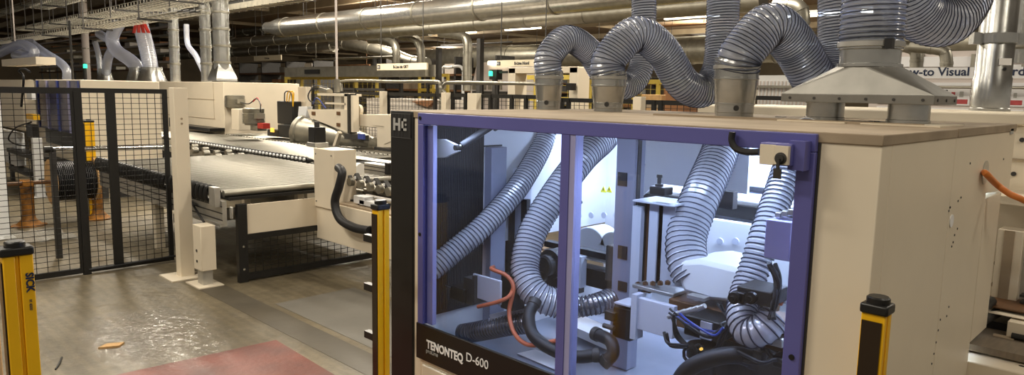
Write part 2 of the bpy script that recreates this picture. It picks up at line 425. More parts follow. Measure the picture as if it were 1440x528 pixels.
for x, y, w in ((-1.5, -3, 210), (-5, -1, 260), (3, 2, 115), (-9, 1, 210), (-3.5, 5.5, 190), (-9, 6.5, 170), (2, 7, 110), (-15, 4, 520), (-15, 10, 560),
                (-7, 12, 420), (-18.6, 7.8, 420), (-22, 16, 700), (-10, 22, 800), (-32, 24, 1200), (-20, 36, 1500), (1, 16, 380)):
    area((x, y, 6.1), 3.0, .5, w, WARM)
for x, y, w in ((-20, 12, 300), (-26, 11, 380), (-30, 20, 600), (-14, 24, 600), (-42, 34, 1400), (-24, 40, 1400), (-60, 50, 2200), (-34, 58, 2200), (-8, 44, 1200), (-10, 8, 110)):  # added fill points without fixtures, brighten the roof and far hall
    d = bpy.data.lights.new('hall_fill_light', 'POINT'); d.energy = w; d.color = WARM; d.shadow_soft_size = .6
    o = bpy.data.objects.new('hall_fill_light', d); COL.objects.link(o); o.location = (x, y, 5.4)
w = bpy.data.worlds.new('world'); S.world = w; w.use_nodes = True
w.node_tree.nodes['Background'].inputs['Color'].default_value = (1, .9, .76, 1)
w.node_tree.nodes['Background'].inputs['Strength'].default_value = .30
S.view_settings.view_transform = 'Standard'; S.view_settings.look = 'None'; S.view_settings.gamma = 1
S.view_settings.use_curve_mapping = False; S.view_settings.exposure = 0.0
S.cycles.use_denoising = True
S.cycles.max_bounces = 8; S.cycles.transparent_max_bounces = 40
S.cycles.caustics_reflective = False; S.cycles.caustics_refractive = False

# ------------------------------------------------------------------ main machine
YF, XL, XR, YB, ZT = 2.16, -3.005, -.675, 3.96, 1.9
M['greyplate'] = mat('grey_plate', srgb(96, 96, 96), .5, 0, .05, 6)
M['traygrey'] = mat('tray_grey', srgb(140, 144, 156), .45, .1, .1, 5)
mach = thing('tenoning_machine', 'big cream woodworking machine with violet window frame and brightly lit interior', 'machine', (-1.84, 3.06, 0))
B = lambda *a: MB().box(*a)
# outer skin
B((-2.822, YF, 0), (-2.765, YF+.09, ZT)).build('front_strip', M['cream'], mach, bevel=.004)
B((-.85, YF, 0), (XR, YF+.09, ZT)).build('front_panel', M['cream'], mach, bevel=.004)
B((-2.765, YF+.0, 0), (-.85, YF+.09, .655)).build('lower_door', M['cream'], mach, bevel=.004)
B((-2.745, YF-.012, .05), (-1.83, YF, .63)).build('lower_cover', M['cream'], mach, bevel=.006)
B((-1.80, YF-.012, .05), (-.88, YF, .63)).build('lower_cover', M['cream'], mach, bevel=.006)
# right flank: plate with slot cut away at its rear lower corner
B((XR-.05, YF+.09, 0), (XR, 2.943, ZT)).build('side_panel', M['cream'], mach, bevel=.003)
yc = 3.5
pl = [(XR, 2.949, 0), (XR, yc, 0), (XR, yc, 1.62), (XR, 3.96, 1.60), (XR, 3.96, ZT), (XR, 2.949, ZT)]
sp = MB().prism(pl, (-.05, 0, 0)).build('side_panel', M['cream'], mach, bevel=.003)
MB().box((XR-.05, 3.508, .97), (XR, 3.80, 1.598)).build('rear_strip', M['cream'], mach, bevel=.003)
MB().box((XR-.04, 3.5, .97), (XR-.006, 3.508, 1.6)).build('seam_gap', M['black'], mach)
dots = EACH()
for px, py in ((1351, 278), (1347, 283), (1336, 292), (1334, 297), (1342, 331), (1346, 322), (1338, 347), (1340, 341), (1334, 432), (1331, 445), (1322, 450), (1319, 465), (1316, 482), (1313, 498),
               (1411, 224), (1364, 230), (1310, 512)):
    p = AX(px, py, XR); dots.cyl((XR-.001, p.y, p.z), (XR+.002, p.y, p.z), .0042, seg=8)
dots.build('screw_hole', M['dark'], mach)
p = AX(1337.5, 311, XR); MB().cyl((XR, p.y, p.z), (XR+.003, p.y, p.z), .024, seg=20).build('blanking_plug', M['whiteink'], mach, label='round white blanking plug')
p = AX(1385, 243, XR); hole = MB().cyl((XR, p.y, p.z), (XR+.003, p.y, p.z), .05, seg=24).build('cable_port', M['alu'], mach, label='bright oval cable opening')
p = AX(1422, 185, XR); B((XR, p.y-.03, p.z-.012), (XR+.004, p.y+.03, p.z+.012)).build('type_plate', M['greyink'], mach, label='small grey type plate')
# top sheets
B((XL, YF-.006, ZT-.03), (XR+.004, 2.943, ZT+.002)).build('top_panel', M['creamd'], mach, bevel=.003, label='dusty tan top sheet')
B((XL, 2.95, ZT-.03), (XR+.004, YB, ZT+.003)).build('top_panel', M['creamd'], mach, bevel=.003, label='dusty tan top sheet')
B((-2.0, 3.0, ZT), (-.8, 3.012, ZT+.012)).build('top_seam_strip', M['creamd'], mach)
B((-1.02, 2.98, ZT+.003), (-.74, 3.32, ZT+.008)).build('port_plate', M['cream'], mach)
B((-1.36, 2.98, ZT+.003), (-1.08, 3.32, ZT+.008)).build('port_plate', M['cream'], mach)
for px, py in ((1228, 172), (1236, 173), (1243, 173), (1098, 166)):
    q = AZ(px, py, ZT); B((q.x-.02, q.y-.02, ZT), (q.x+.02, q.y+.02, ZT+.006)).build('lifting_plug', M['dark'], mach)
# left wall behind the logo column (open slot for the boards)
lw = MB(); lw.box((XL, YF+.12, 0), (XL+.03, YB, .78)).box((XL, 2.78, 1.12), (XL+.03, YB, ZT)).box((XL, YF+.12, 1.12), (XL+.03, 2.78, ZT))
lw.build('inner_side_wall', M['white'], mach, label='white inner side wall')
MB().prism([(XL+.035, 2.30, .78), (XL+.035, 2.76, .78), (XL+.035, 2.76, 1.835), (XL+.035, 2.42, 1.835), (XL+.035, 2.30, 1.72)], (.008, 0, 0)).build('perforated_screen', M['darksheet'], mach, label='dark perforated screen with cut corner')
rb = MB()
for k in range(34): rb.box((XL+.042, 2.31+k*.0134, .80), (XL+.046, 2.314+k*.0134, 1.80 if k > 8 else 1.70))
rb.build('screen_ribs', M['dark'], mach)
# back wall, floor tray, right inner wall
B((XL+.03, YB-.03, .45), (XR-.05, YB, ZT-.03)).build('back_wall', M['white'], mach)
B((XL, YB-.03, 0), (XR-.05, YB, .45)).build('back_wall', M['white'], mach)
B((XL+.03, YF+.1, .50), (XR-.05, YB-.03, .56)).build('base_tray', M['traygrey'], mach)
B((XR-.08, YF+.1, .56), (XR-.052, 3.49, ZT-.03)).build('inner_side_wall', M['bluewhite'], mach)
# black logo column
lc = B((XL, YF-.012, 0), (-2.822, YF+.11, ZT)).build('logo_column', M['black'], mach, bevel=.004)
B((XL+.008, YF-.016, 1.765), (-2.832, YF-.010, ZT-.012)).build('logo_plate', M['greyplate'], lc, label='grey striped logo plate')
st = MB()
for k in range(15): st.box((XL+.012+k*.0112, YF-.0185, 1.768), (XL+.0165+k*.0112, YF-.016, ZT-.014))
st.build('plate_stripes', M['black'], lc)
lg = MB(); g = lambda x0, z0, x1, z1: lg.box((XL+.183*x0, YF-.022, 1.9-.135*z0), (XL+.183*x1, YF-.0185, 1.9-.135*z1))
g(.20, .27, .29, .73); g(.43, .27, .52, .73); g(.29, .45, .43, .55)
g(.58, .28, .66, .72); g(.58, .28, .80, .37); g(.58, .63, .80, .72); g(.73, .46, .80, .53)
lg.build('emblem', M['greyink'], lc, label='light grey letter emblem')
# violet window frame with mullion (bevelled sash in front of the opening)
FY0, FY1 = YF-.022, YF+.03
fr = MB(); fx0, fx1 = -2.768, -.852; fz0, fz1 = .66, ZT-.004
fr.box((fx0, FY0, fz1-.055), (fx1, FY1, fz1)); fr.box((fx0, FY0, .845), (fx0+.042, FY1, fz1-.055)); fr.box((fx1-.055, FY0, fz0), (fx1, FY1, fz1-.055))
wf = fr.build('window_frame', M['purple'], mach, bevel=.003)
B((-1.848, FY0, .845), (-1.806, FY1, fz1-.055)).build('mullion', M['purple'], wf)
B((-1.806, FY0+.004, .845), (-1.778, FY1, fz1-.055)).build('mullion_profile', M['violetlight'], wf)
B((fx0+.042, YF+.006, .845), (fx0+.085, FY1, fz1-.06)).build('inner_profile', M['violetlight'], wf)
fb = EACH()
for x, z in ((fx0+.02, fz1-.025), (fx1-.03, fz1-.03), (fx0+.02, 1.3), (fx1-.025, 1.2)): fb.cyl((x, FY0-.004, z), (x, FY0, z), .009, seg=12)
fb.build('frame_bolt', M['black'], wf)
B((fx0+.042, YF-.006, .845), (-1.848, YF-.002, fz1-.055)).build('window_pane', M['pane'], mach)
B((-1.806, YF-.006, .70), (fx1-.055, YF-.002, fz1-.055)).build('window_pane', M['pane'], mach)
B((fx1, YF-.004, .7), (fx1+.008, YF+.004, ZT-.02)).build('gasket', M['dark'], mach)
npn = B((fx0-.002, FY0-.006, .665), (fx1-.055, FY0+.01, .848)).build('name_panel', M['black'], mach, bevel=.002, label='black name panel with white lettering')
pT = AY(600, 486, YF-.03)
text('TENONTEQ', 'lettering', M['whiteink'], npn, (pT.x, FY0-.008, pT.z-.012), (1, 0, 0), (0, 0, 1), .058, .001, width=.87, bold=.0018)
pT = AY(599, 492.5, YF-.03)
text('proLine', 'lettering', M['greyink'], npn, (pT.x, FY0-.008, pT.z-.012), (1, 0, 0), (0, 0, 1), .03, .001)
pT = AY(655, 507, YF-.03)
text('D-600', 'lettering', M['whiteink'], npn, (pT.x, FY0-.008, pT.z-.002), (1, 0, 0), (0, 0, 1), .060, .001)
# duct collars on the roof
def collar(px, py, r, h, big):
    c = AZ(px, py, ZT); c.y += r*.75; c.x -= r*.6
    x, y = c.x, c.y
    q = MB().lathe((x, y, ZT), (0, 0, 1), [(r*.98, 0), (r*.98, .02), (r, .022), (r, h*.20), (r*1.04, h*.205), (r*1.04, h*.23), (r*1.02, h*.235), (r*(1.02+.12*big), h*.62), (r*(1.06+.12*big), h*.63), (r*(1.06+.12*big), h*.66), (r*(1.03+.12*big), h*.665), (r*(1.03+.12*big), h), (r*(1.0+.12*big), h)], 36).build('duct_collar', M['galv'], mach)
    MB().lathe((x, y, ZT+h*.8), (0, 0, 1), [(r*(1.05+.12*big), 0), (r*(1.09+.12*big), .002), (r*(1.09+.12*big), .018), (r*(1.05+.12*big), .02)], 36, caps=False).build('hose_clamp', M['alu'], q)
    a = -1.0
    MB().cyl((x+r*math.cos(a)*.97, y+r*math.sin(a)*.97, ZT+.045), (x+r*math.cos(a)*1.07, y+r*math.sin(a)*1.07, ZT+.045), .014, seg=10).build('screw', M['dark'], q)
    return x, y
c1 = collar(770, 155, .073, .235, 1.2)
c2 = collar(855, 158, .085, .235, 1.2)
c3 = collar(1037, 165, .097, .30, .9)

# ------------------------------------------------------------------ machine interior
def zrow(px, py, y): return AY(px, py, y)
def pbox(px0, py0, px1, py1, y, dy):
    a = AY(px0, py0, y); b = AY(px1, py1, y); c = AY(px0, py1, y)
    return MB().box((a.x, y, (b.z+c.z)/2), (b.x, y+dy, a.z))
# lamps inside: two strips under the roof
for x0, x1, y in ((-2.72, -1.9, 2.36), (-1.72, -.98, 2.36)):
    l = B((x0, y-.02, 1.835), (x1, y+.02, 1.87)).build('light_strip', M['led'], mach)
E2 = (.64, .80, 1.0)
area((-2.3, 2.34, 1.83), .9, .06, 7, E2, (math.radians(6), 0, 0), 'machine_light')
area((-1.3, 2.34, 1.83), .8, .06, 7, E2, (math.radians(6), 0, 0), 'machine_light')
area((-2.3, 3.5, 1.84), .9, .08, 30, E2, (0, 0, 0), 'machine_light')
area((-1.3, 3.5, 1.84), .8, .08, 30, E2, (0, 0, 0), 'machine_light')
B((-2.75, 3.48, 1.85), (-1.85, 3.52, 1.87)).build('light_strip', M['led'], mach)
B((-1.7, 3.48, 1.85), (-.9, 3.52, 1.87)).build('light_strip', M['led'], mach)
# bracket and gas spring at the upper left
y = 2.36
a = AY(607, 194, y)
br = MB().prism([AY(610, 196, y), AY(624, 196, y), AY(644, 206, y), (AY(644, 206, y).x, y, AY(644, 213, y).z), AY(624, 222, y), AY(610, 222, y)], (0, .02, 0)).build('hinge_bracket', M['white'], mach)
p, q = AY(644, 208, 2.34), AY(694, 176, 2.52)
gs = MB().cyl(p.lerp(q, .1), q, .018, seg=12).build('gas_spring', M['blackm'], mach)
MB().cyl(p, p.lerp(q, .12), .007, seg=10).build('piston_rod', M['rod'], gs)
MB().lathe(p-V(0, .02, 0), (0, 1, 0), [(.014, 0), (.014, .04)], 12).build('ball_joint', M['black'], gs)
# upright column with hose out of its top
y = 2.78
up = pbox(672, 206, 688, 470, y, .12).build('upright_column', M['greypaint'], mach, bevel=.004)
t = AY(679, 204, y+.05)
MB().tube(catmull([t+V(.02, 0, -.02), t+V(.025, .01, .06), t+V(.09, .05, .13), t+V(.2, .12, .15)]), .028, 12).build('cable_hose', M['hosedark'], up)
MB().tube(catmull([t+V(.0, 0, -.02), t+V(.0, .01, .08), t+V(.06, .05, .16), t+V(.2, .12, .17)]), .009, 8).build('air_line', M['blue'], up)
B((t.x-.07, y-.01, t.z-.004), (t.x+.08, y+.13, t.z+.004)).build('cover_plate', M['dark'], up)
# slotted light plate and rack to its right
y = 2.95
pbox(690, 262, 706, 420, y, .02).build('guide_plate', M['bluewhite'], mach)
rk = pbox(706, 250, 717, 420, y+.03, .05).build('slide_rail', M['dark'], mach)
hb = EACH()
for k in range(13):
    q = AY(711, 255+k*12.5, y+.026); hb.cyl(q, q+V(0, .006, 0), .009, seg=10)
hb.build('rail_bolt', M['black'], rk)
pbox(719, 236, 731, 420, y+.06, .08).build('guide_plate', M['bluewhite'], mach)
pbox(733, 280, 738, 420, y+.05, .03).build('slide_rail', M['black'], mach)
# small valve block on a shelf, far left
y = 3.25
sh = pbox(694, 252, 740, 262, y, .25).build('shelf', M['bluewhite'], mach)
pbox(712, 236, 722, 250, y+.05, .08).build('valve_block', M['black'], sh)
q = AY(724, 236, y+.06); MB().cyl(q-V(0, 0, .01), q+V(0, 0, .05), .012, seg=10).build('valve_stem', M['dark'], sh)
q = AY(702, 262, y-.02); MB().cyl(q, q+V(0, .03, 0), .025, seg=14).build('knob', M['dark'], sh)
# port hole and fan boxes on the rear wall
y = YB-.04
q = AY(741, 187, 3.5); MB().lathe((q.x, 3.5, q.z), (0, 1, 0), [(.055, 0), (.055, .01), (.042, .012), (.042, .03)], 24).build('port_ring', M['black'], mach)
B((q.x-.14, 3.505, q.z-.5), (q.x+.11, 3.53, 1.86)).build('port_panel', M['white'], mach)
pbox(752, 236, 775, 262, 3.45, .2).build('motor_cover', M['white'], mach, bevel=.006)
pbox(772, 202, 798, 232, 3.6, .2).build('motor_cover', M['white'], mach, bevel=.006)
pbox(741, 262, 769, 276, 3.44, .05).build('terminal_block', M['brown'], mach)
# rear wall fittings: ledge, black bar, stickers, bolts
B((-2.6, 3.70, 1.42), (-.75, 3.93, 1.46)).build('rear_ledge', M['bluewhite'], mach, bevel=.004)
B((-2.6, 3.68, 1.33), (-.75, 3.72, 1.40)).build('rear_rail', M['dark'], mach)
MB().cyl((-2.6, 3.66, 1.43), (-.75, 3.66, 1.43), .02, seg=14).build('guide_rod', M['alu'], mach)
B((-2.65, 3.78, 1.50), (-1.05, 3.92, 1.66)).build('rear_housing', M['bluewhite'], mach, bevel=.006)
B((-2.6, 3.60, .95), (-.75, 3.64, 1.32)).build('rear_panel', M['white'], mach, bevel=.004)
bb = EACH()
for px in (815, 832, 850, 867, 1013, 1035): q = AY(px, 303+(px > 1000)*37, 3.6); bb.cyl((q.x, 3.592, q.z), (q.x, 3.6, q.z), .02, seg=14)
bb.build('panel_bolt', M['bluewhite'], mach)
for px in (849, 857):
    q = AY(px, 267, 3.6); MB().prism([(q.x-.024, 3.596, q.z-.018), (q.x+.024, 3.596, q.z-.018), (q.x, 3.596, q.z+.024)], (0, .003, 0)).build('warning_sticker', M['hazard'], mach)
    MB().box((q.x-.003, 3.5945, q.z-.006), (q.x+.003, 3.596, q.z+.010)).build('warning_mark', M['ink'], mach)
q = AY(816, 285, 3.59); MB().cyl(q-V(0, .02, 0), q+V(0, .01, 0), .012, seg=10).build('knob', M['black'], mach)
# saw guards and cross slide in the middle
y = 3.35
for px, rad in ((828, .13), (862, .10)):
    q = AY(px, 345, y)
    pts = [(q.x+rad*math.cos(a*PI/14), y, q.z-.02+rad*math.sin(a*PI/14)) for a in range(15)]
    gd = MB().prism(pts, (0, .16, 0)).build('saw_guard', M['white'], mach, bevel=.006)
y = 3.05
sl = pbox(765, 352, 872, 362, y, .16).build('cross_slide', M['alu'], mach)
pbox(765, 347, 872, 350, y+.03, .05).build('slide_rail', M['black'], sl)
pbox(768, 364, 872, 400, y+.04, .1).build('slide_body', M['black'], sl)
pbox(808, 360, 816, 405, y-.03, .05).build('end_plate', M['bluewhite'], sl)
pbox(852, 345, 878, 398, y-.06, .1).build('drive_motor', M['dark'], sl, bevel=.005)
pbox(764, 378, 806, 410, y+.02, .1).build('slide_body', M['dark'], sl)
# dark spindle motor behind the second hose
q = AY(775, 372, 2.95)
sm = MB().lathe((q.x, 2.88, q.z), (0, 1, 0), [(.0, 0), (.05, 0), (.06, .01), (.06, .05), (.085, .055), (.085, .22), (.07, .23)], 26).build('spindle_motor', M['dark'], mach)
MB().lathe((q.x, 2.86, q.z-.06), (0, 1, 0), [(.02, 0), (.03, .005), (.03, .03)], 16).build('shaft_end', M['black'], sm)
# tall white upright plate and vertical slide in the right half
y = 2.98
upr = pbox(868, 192, 881, 520, y, .09).build('upright_column', M['greypaint'], mach, bevel=.004)
for py0, py1 in ((242, 262), (345, 365), (395, 410)): pbox(869, py0, 881, py1, y-.005, .004).build('column_patch', M['dark'], upr)
pbox(881, 190, 887, 470, y+.02, .03).build('column_rail', M['black'], upr)
a = AY(886, 182, 3.46); b2 = AY(886, 282, 3.46)
wp = MB().prism([(a.x, 3.46, a.z), (a.x, 3.46, b2.z), (a.x+.06, 3.46, b2.z), (a.x+.2, 3.46, b2.z+.12), (a.x+.75, 3.46, b2.z+.12), (a.x+.75, 3.46, a.z)], (0, .02, 0)).build('cover_plate', M['white'], mach)
hb = EACH()
for px, py in ((894, 226), (894, 233), (899, 233), (906, 232)): q = AY(px, py, 3.455); hb.cyl(q, q+V(0, .006, 0), .005, seg=8)
hb.build('plate_hole', M['dark'], wp)
q = AY(897, 256, 3.455); MB().cyl(q, q+V(0, .006, 0), .022, seg=18).build('blanking_plug', M['bluewhite'], wp)
y = 2.8
vs = MB()
for p0, p1 in ((888, 893), (899, 906), (917, 922), (932, 944)): pass
vsl = pbox(890, 290, 896, 430, y+.02, .12).build('vertical_slide', M['bluewhite'], mach)
pbox(897, 285, 903, 412, y+.05, .05).build('slide_rail', M['black'], vsl)
pbox(904, 285, 914, 412, y+.06, .05).build('slide_rail', M['brown'], vsl, label='brown oily slide way')
pbox(914, 285, 920, 412, y+.04, .05).build('slide_bar', M['bluewhite'], vsl)
pbox(922, 285, 927, 412, y+.05, .05).build('slide_rail', M['black'], vsl)
pbox(928, 285, 944, 412, y+.05, .06).build('slide_bar', M['bluewhite'], vsl)
tp = pbox(889, 281, 947, 288, y-.02, .2).build('top_plate', M['bluewhite'], vsl, bevel=.004)
mt = pbox(913, 262, 934, 275, y+.02, .075).build('drive_motor', M['black'], vsl, bevel=.005)
q = AY(927, 259, y+.06); MB().lathe(q, (0, 0, 1), [(.02, -.02), (.02, 0), (.01, .002), (.01, .03), (.014, .03), (.014, .045)], 14).build('motor_plug', M['dark'], mt)
cl = pbox(889, 400, 947, 412, y-.06, .12).build('clamp_plate', M['alu'], vsl, bevel=.003)
sc = EACH()
for k in range(5): q = AY(897+k*10.5, 401-k*.5, y-.02); sc.lathe(q, (0, 0, 1), [(.013, -.005), (.013, .01), (.007, .01), (.007, .014)], 10)
sc.build('clamp_screw', M['brown'], cl)
hub = pbox(893, 418, 946, 470, 2.62, .03).build('front_plate', M['bluewhite'], mach, bevel=.003)
pbox(888, 414, 893, 478, 2.61, .06).build('end_plate', M['bluewhite'], hub)
mo = pbox(862, 430, 886, 478, 2.62, .10).build('drive_motor', M['blackm'], mach, bevel=.006)
pbox(850, 437, 864, 452, 2.6, .06).build('motor_plug_box', M['black'], mo, bevel=.004)
q = AY(849, 458, 2.6); MB().cyl(q, q+V(.06, 0, 0), .012, seg=12).build('cable_gland', M['dark'], mo)
pbox(864, 425, 886, 430, 2.61, .11).build('motor_cap', M['bluewhite'], mo)
# left half: clamped motor with plate
m2 = pbox(632, 402, 652, 424, 2.42, .08).build('drive_motor', M['black'], mach, bevel=.006)
q = AY(627, 403, 2.42); MB().cyl(q, q+V(.05, 0, 0), .009, seg=10).build('cable_gland', M['rod'], m2)
pbox(652, 390, 664, 428, 2.44, .1).build('motor_flange', M['dark'], m2)
pbox(665, 385, 703, 424, 2.43, .015).build('front_plate', M['bluewhite'], mach, bevel=.003)
pbox(664, 388, 667, 426, 2.41, .05).build('end_plate', M['dark'], mach)
pbox(705, 385, 722, 436, 2.52, .08).build('slide_body', M['black'], mach)
# comb strip
cm = MB(); a = AY(690, 452, 2.55); b2 = AY(744, 438, 2.62)
for k in range(14): q = a.lerp(b2, k/13); cm.cbox(q, (.012, .02, .03))
cm.bar(a+V(0, 0, .02), b2+V(0, 0, .02), .012, .03); cm.build('comb_strip', M['bluewhite'], mach)
# suction hood under the third hose
y = 2.72
hd = MB(); A_ = [AY(955, 398, y), AY(955, 368, y), AY(985, 366, y), AY(1012, 372, y), AY(1045, 380, y), AY(1045, 428, y), AY(1000, 424, y), AY(960, 412, y)]
hd.prism([(p.x, y, p.z) for p in A_], (0, .3, 0))
hood_in = hd.build('suction_hood', M['white'], mach, bevel=.02)
q = AY(974, 392, y-.02)
# brown drive block, motors and wiring below the hood
y = 2.7
pbox(940, 420, 1040, 470, y+.02, .25).build('drive_block', M['brown'], mach, bevel=.005)
dm = pbox(962, 442, 1012, 478, 2.58, .16).build('drive_motor', M['black'], mach, bevel=.008)
pbox(985, 452, 1000, 478, 2.57, .01).build('terminal_plate', M['bluewhite'], dm)
pbox(966, 415, 990, 422, 2.66, .05).build('sensor_bar', M['alu'], dm)
q = AY(990, 486, 2.6); MB().lathe((q.x, q.y, q.z), (0, 0, -1), [(.07, 0), (.07, .05), (.05, .06), (.05, .12), (.06, .125), (.06, .2)], 20).build('spindle_motor', M['dark'], mach)
q = AY(1004, 470, 2.5)
vb = EACH()
for k in range(5): q = AY(940+k*9, 440-k*2.5, 2.55); vb.cyl(q-V(0, .0, .02), q+V(.05, 0, .01), .011, seg=10)
vb.build('air_fitting', M['alu'], mach)
rnd = random.Random(3)
def wires(n, ctrlpix, y, r, m, jit=6, name='wiring'):
    for k in range(n):
        pts = [AY(px+rnd.uniform(-jit, jit), py+rnd.uniform(-jit, jit), y+rnd.uniform(-.05, .05)) for px, py in ctrlpix]
        MB().tube(catmull(pts, 8), r, 7).build(name, m, mach)
wires(3, [(944, 440), (975, 462), (1000, 470), (1020, 455)], 2.52, .005, M['blackm'])
wires(2, [(945, 445), (952, 470), (970, 490), (985, 486)], 2.5, .007, M['blackm'], 3)
wires(2, [(950, 440), (970, 455), (1000, 468), (1015, 462)], 2.53, .005, M['blue'], 4)
wires(2, [(935, 470), (942, 485), (955, 488), (972, 490)], 2.5, .007, M['blackm'], 3)
wires(3, [(1012, 430), (1026, 455), (1018, 480), (1000, 500)], 2.56, .005, M['blackm'], 6)
MB().tube(catmull([AY(962, 503, 2.5), AY(963, 492, 2.5), AY(975, 488, 2.5), AY(978, 500, 2.5), AY(968, 508, 2.5), AY(962, 503, 2.5)]), .007, 8).build('wiring', M['blackm'], mach)
q = AY(987, 491, 2.5); MB().lathe(q, (0, -1, 0), [(.006, 0), (.006, .01), (.003, .012)], 10).build('signal_lamp', M['amber'], mach)
pbox(985, 470, 1118, 560, 2.74, .35).build('aggregate_base', M['dark'], mach, bevel=.006)
pbox(1030, 440, 1118, 470, 2.8, .3).build('aggregate_body', M['black'], mach, bevel=.006)
# right lower aggregate
y = 2.5
ab = pbox(1036, 402, 1084, 428, 2.36, .14).build('motor_housing', M['dark'], mach, bevel=.004)
pbox(1031, 410, 1046, 428, 2.34, .05).build('motor_end', M['black'], ab, bevel=.004)
for px in (1034, 1058):
    q = AY(px, 419, 2.34); MB().lathe(q, (0, -1, 0), [(.022, 0), (.022, .015), (.010, .017), (.010, .03)], 14).build('coolant_fitting', M['black'], ab)
pbox(1060, 452, 1108, 492, 2.48, .2).build('drive_block', M['brown'], mach, bevel=.004)
pbox(1063, 470, 1100, 486, 2.42, .08).build('valve_block', M['alu'], mach, bevel=.004)
for k, (px, py) in enumerate(((1058, 462), (1076, 440), (1092, 425), (1050, 480), (1090, 470), (1075, 500), (1100, 505))):
    q = AY(px, py, 2.56+.02*(k % 3)); MB().lathe(q-V(0, 0, .03), (rnd.uniform(-.4, .4), -.3, 1), [(.012, 0), (.012, .03), (.02, .032), (.02, .055), (.009, .06), (.009, .09)], 12).build('air_fitting', M['dark'] if k % 2 else M['alu'], mach)
for px, py in ((1072, 448), (1098, 418), (1068, 470)):
    q = AY(px, py, 2.52); MB().cyl(q-V(.0, 0, .03), q+V(.02, 0, .04), .008, seg=8).build('copper_pipe', M['copper'], mach)
wires(4, [(1085, 372), (1092, 395), (1090, 420), (1085, 450)], 2.36, .008, M['blackm'], 5)
wires(4, [(1060, 470), (1085, 500), (1105, 490), (1112, 460)], 2.62, .007, M['blackm'], 8)
wires(2, [(1040, 500), (1068, 512), (1095, 508), (1110, 520)], 2.36, .007, M['blackm'], 6)
pbox(1086, 500, 1112, 520, 2.44, .1).build('drive_motor', M['black'], mach, bevel=.006)
# electrical box with connectors
ebx = pbox(1077, 308, 1110, 366, 2.32, .09).build('control_box', M['violetlight'], mach, bevel=.004)
for k in range(3):
    pbox(1090+k*9, 299-k*2.3, 1097+k*9, 307-k*1.5, 2.345, .05).build('connector', M['alu'], ebx, bevel=.002)
q = AY(1110, 322, 2.32); MB().cyl((q.x-.002, 2.37, q.z), (q.x+.004, 2.37, q.z), .01, seg=12).build('box_screw', M['dark'], ebx)
q = AY(1110, 357, 2.32); MB().cyl((q.x-.002, 2.37, q.z), (q.x+.004, 2.37, q.z), .01, seg=12).build('box_screw', M['dark'], ebx)
MB().prism([(q.x+.001, 2.385, q.z+.10), (q.x+.001, 2.405, q.z+.10), (q.x+.001, 2.395, q.z+.125)], (.003, 0, 0)).build('warning_sticker', M['hazard'], ebx)
# key switch on the frame with its cable
ks = pbox(1069, 200, 1112, 233, FY0-.055, .05).build('key_switch', M['purple'], mach, bevel=.004)
ksf = pbox(1069, 203, 1087, 232, FY0-.067, .012).build('switch_cover', M['cream'], ks)
pbox(1089, 205, 1107, 232, FY0-.071, .016).build('switch_plate', M['cream'], ks)
q = AY(1098, 223, FY0-.071); MB().lathe(q, (0, -1, 0), [(.018, 0), (.018, .004), (.012, .005), (.012, .012), (.004, .012)], 18).build('lock', M['dark'], ks)
MB().box((q.x-.004, q.y-.02, q.z-.03), (q.x+.004, q.y-.012, q.z)).box((q.x-.012, q.y-.019, q.z-.06), (q.x+.012, q.y-.014, q.z-.03)).build('key', M['dark'], ks)
pbox(1110, 198, 1130, 240, FY0-.04, .045).build('switch_base', M['purple'], ks)
MB().tube(catmull([AY(1068, 214, FY0-.02), AY(1050, 214, FY0-.02), AY(1035, 209, FY0-.02), AY(1029, 198, FY0-.02), AY(1030, 186, FY0-.02)]), .011, 10).build('switch_cable', M['blackm'], ks)
# bracket on the rear rail
pbox(1010, 268, 1030, 294, 3.3, .05).build('rail_bracket', M['dark'], mach, bevel=.003)
# sheet of paper on the tray
MB().prism([AZ(727, 498, .565), AZ(753, 492, .565), AZ(795, 510, .565), AZ(792, 526, .565)], (0, 0, .002)).build('base_sheet', M['paper'], mach)
MB().prism([AZ(803, 448, .60), AZ(870, 478, .60), AZ(870, 500, .60), AZ(803, 470, .6)], (0, 0, .05)).build('tray_block', M['white'], mach)

# ------------------------------------------------------------------ hoses
H, W = M['hosewall'], M['wire']
zc = lambda c, z: (c[0], c[1], z)
h1t, h2t, h3t = ZT+.18, ZT+.19, ZT+.24
def loop(c, ht, ctrl, y0=None): return [zc(c, ht-.06), zc(c, ht)]+ctrl
d1 = (Vector((c1[0], c1[1], 0)))
# vertical drops: bottom of each U and the rise to the roof duct
def P(px, py, y): return AY(px, py, y)
hose('flexible_hose', 'clear ribbed hose arching from the smallest, leftmost roof collar and behind the middle hose', 'hose',
     [zc(c1, ZT+.19), P(772, 80, c1[1]), P(797, 55, c1[1]+.14), P(828, 72, c1[1]+.36), P(850, 105, c1[1]+.5), P(878, 122, c1[1]+.68), P(900, 100, c1[1]+.82), P(905, 40, c1[1]+.86), P(906, -30, c1[1]+.86), P(907, -100, c1[1]+.86)],
     .082, .0175, H, W, 'clear extraction hoses above the machine')
hose('flexible_hose', 'clear ribbed hose from the middle roof collar, swinging into a low U', 'hose',
     [zc(c2, ZT+.19), P(857, 84, c2[1]), P(893, 48, c2[1]+.12), P(930, 70, c2[1]+.3), P(960, 117, c2[1]+.46), P(988, 128, c2[1]+.62), P(1010, 100, c2[1]+.74), P(1016, 40, c2[1]+.78), P(1018, -40, c2[1]+.78), P(1019, -110, c2[1]+.78)],
     .098, .0175, H, W, 'clear extraction hoses above the machine')
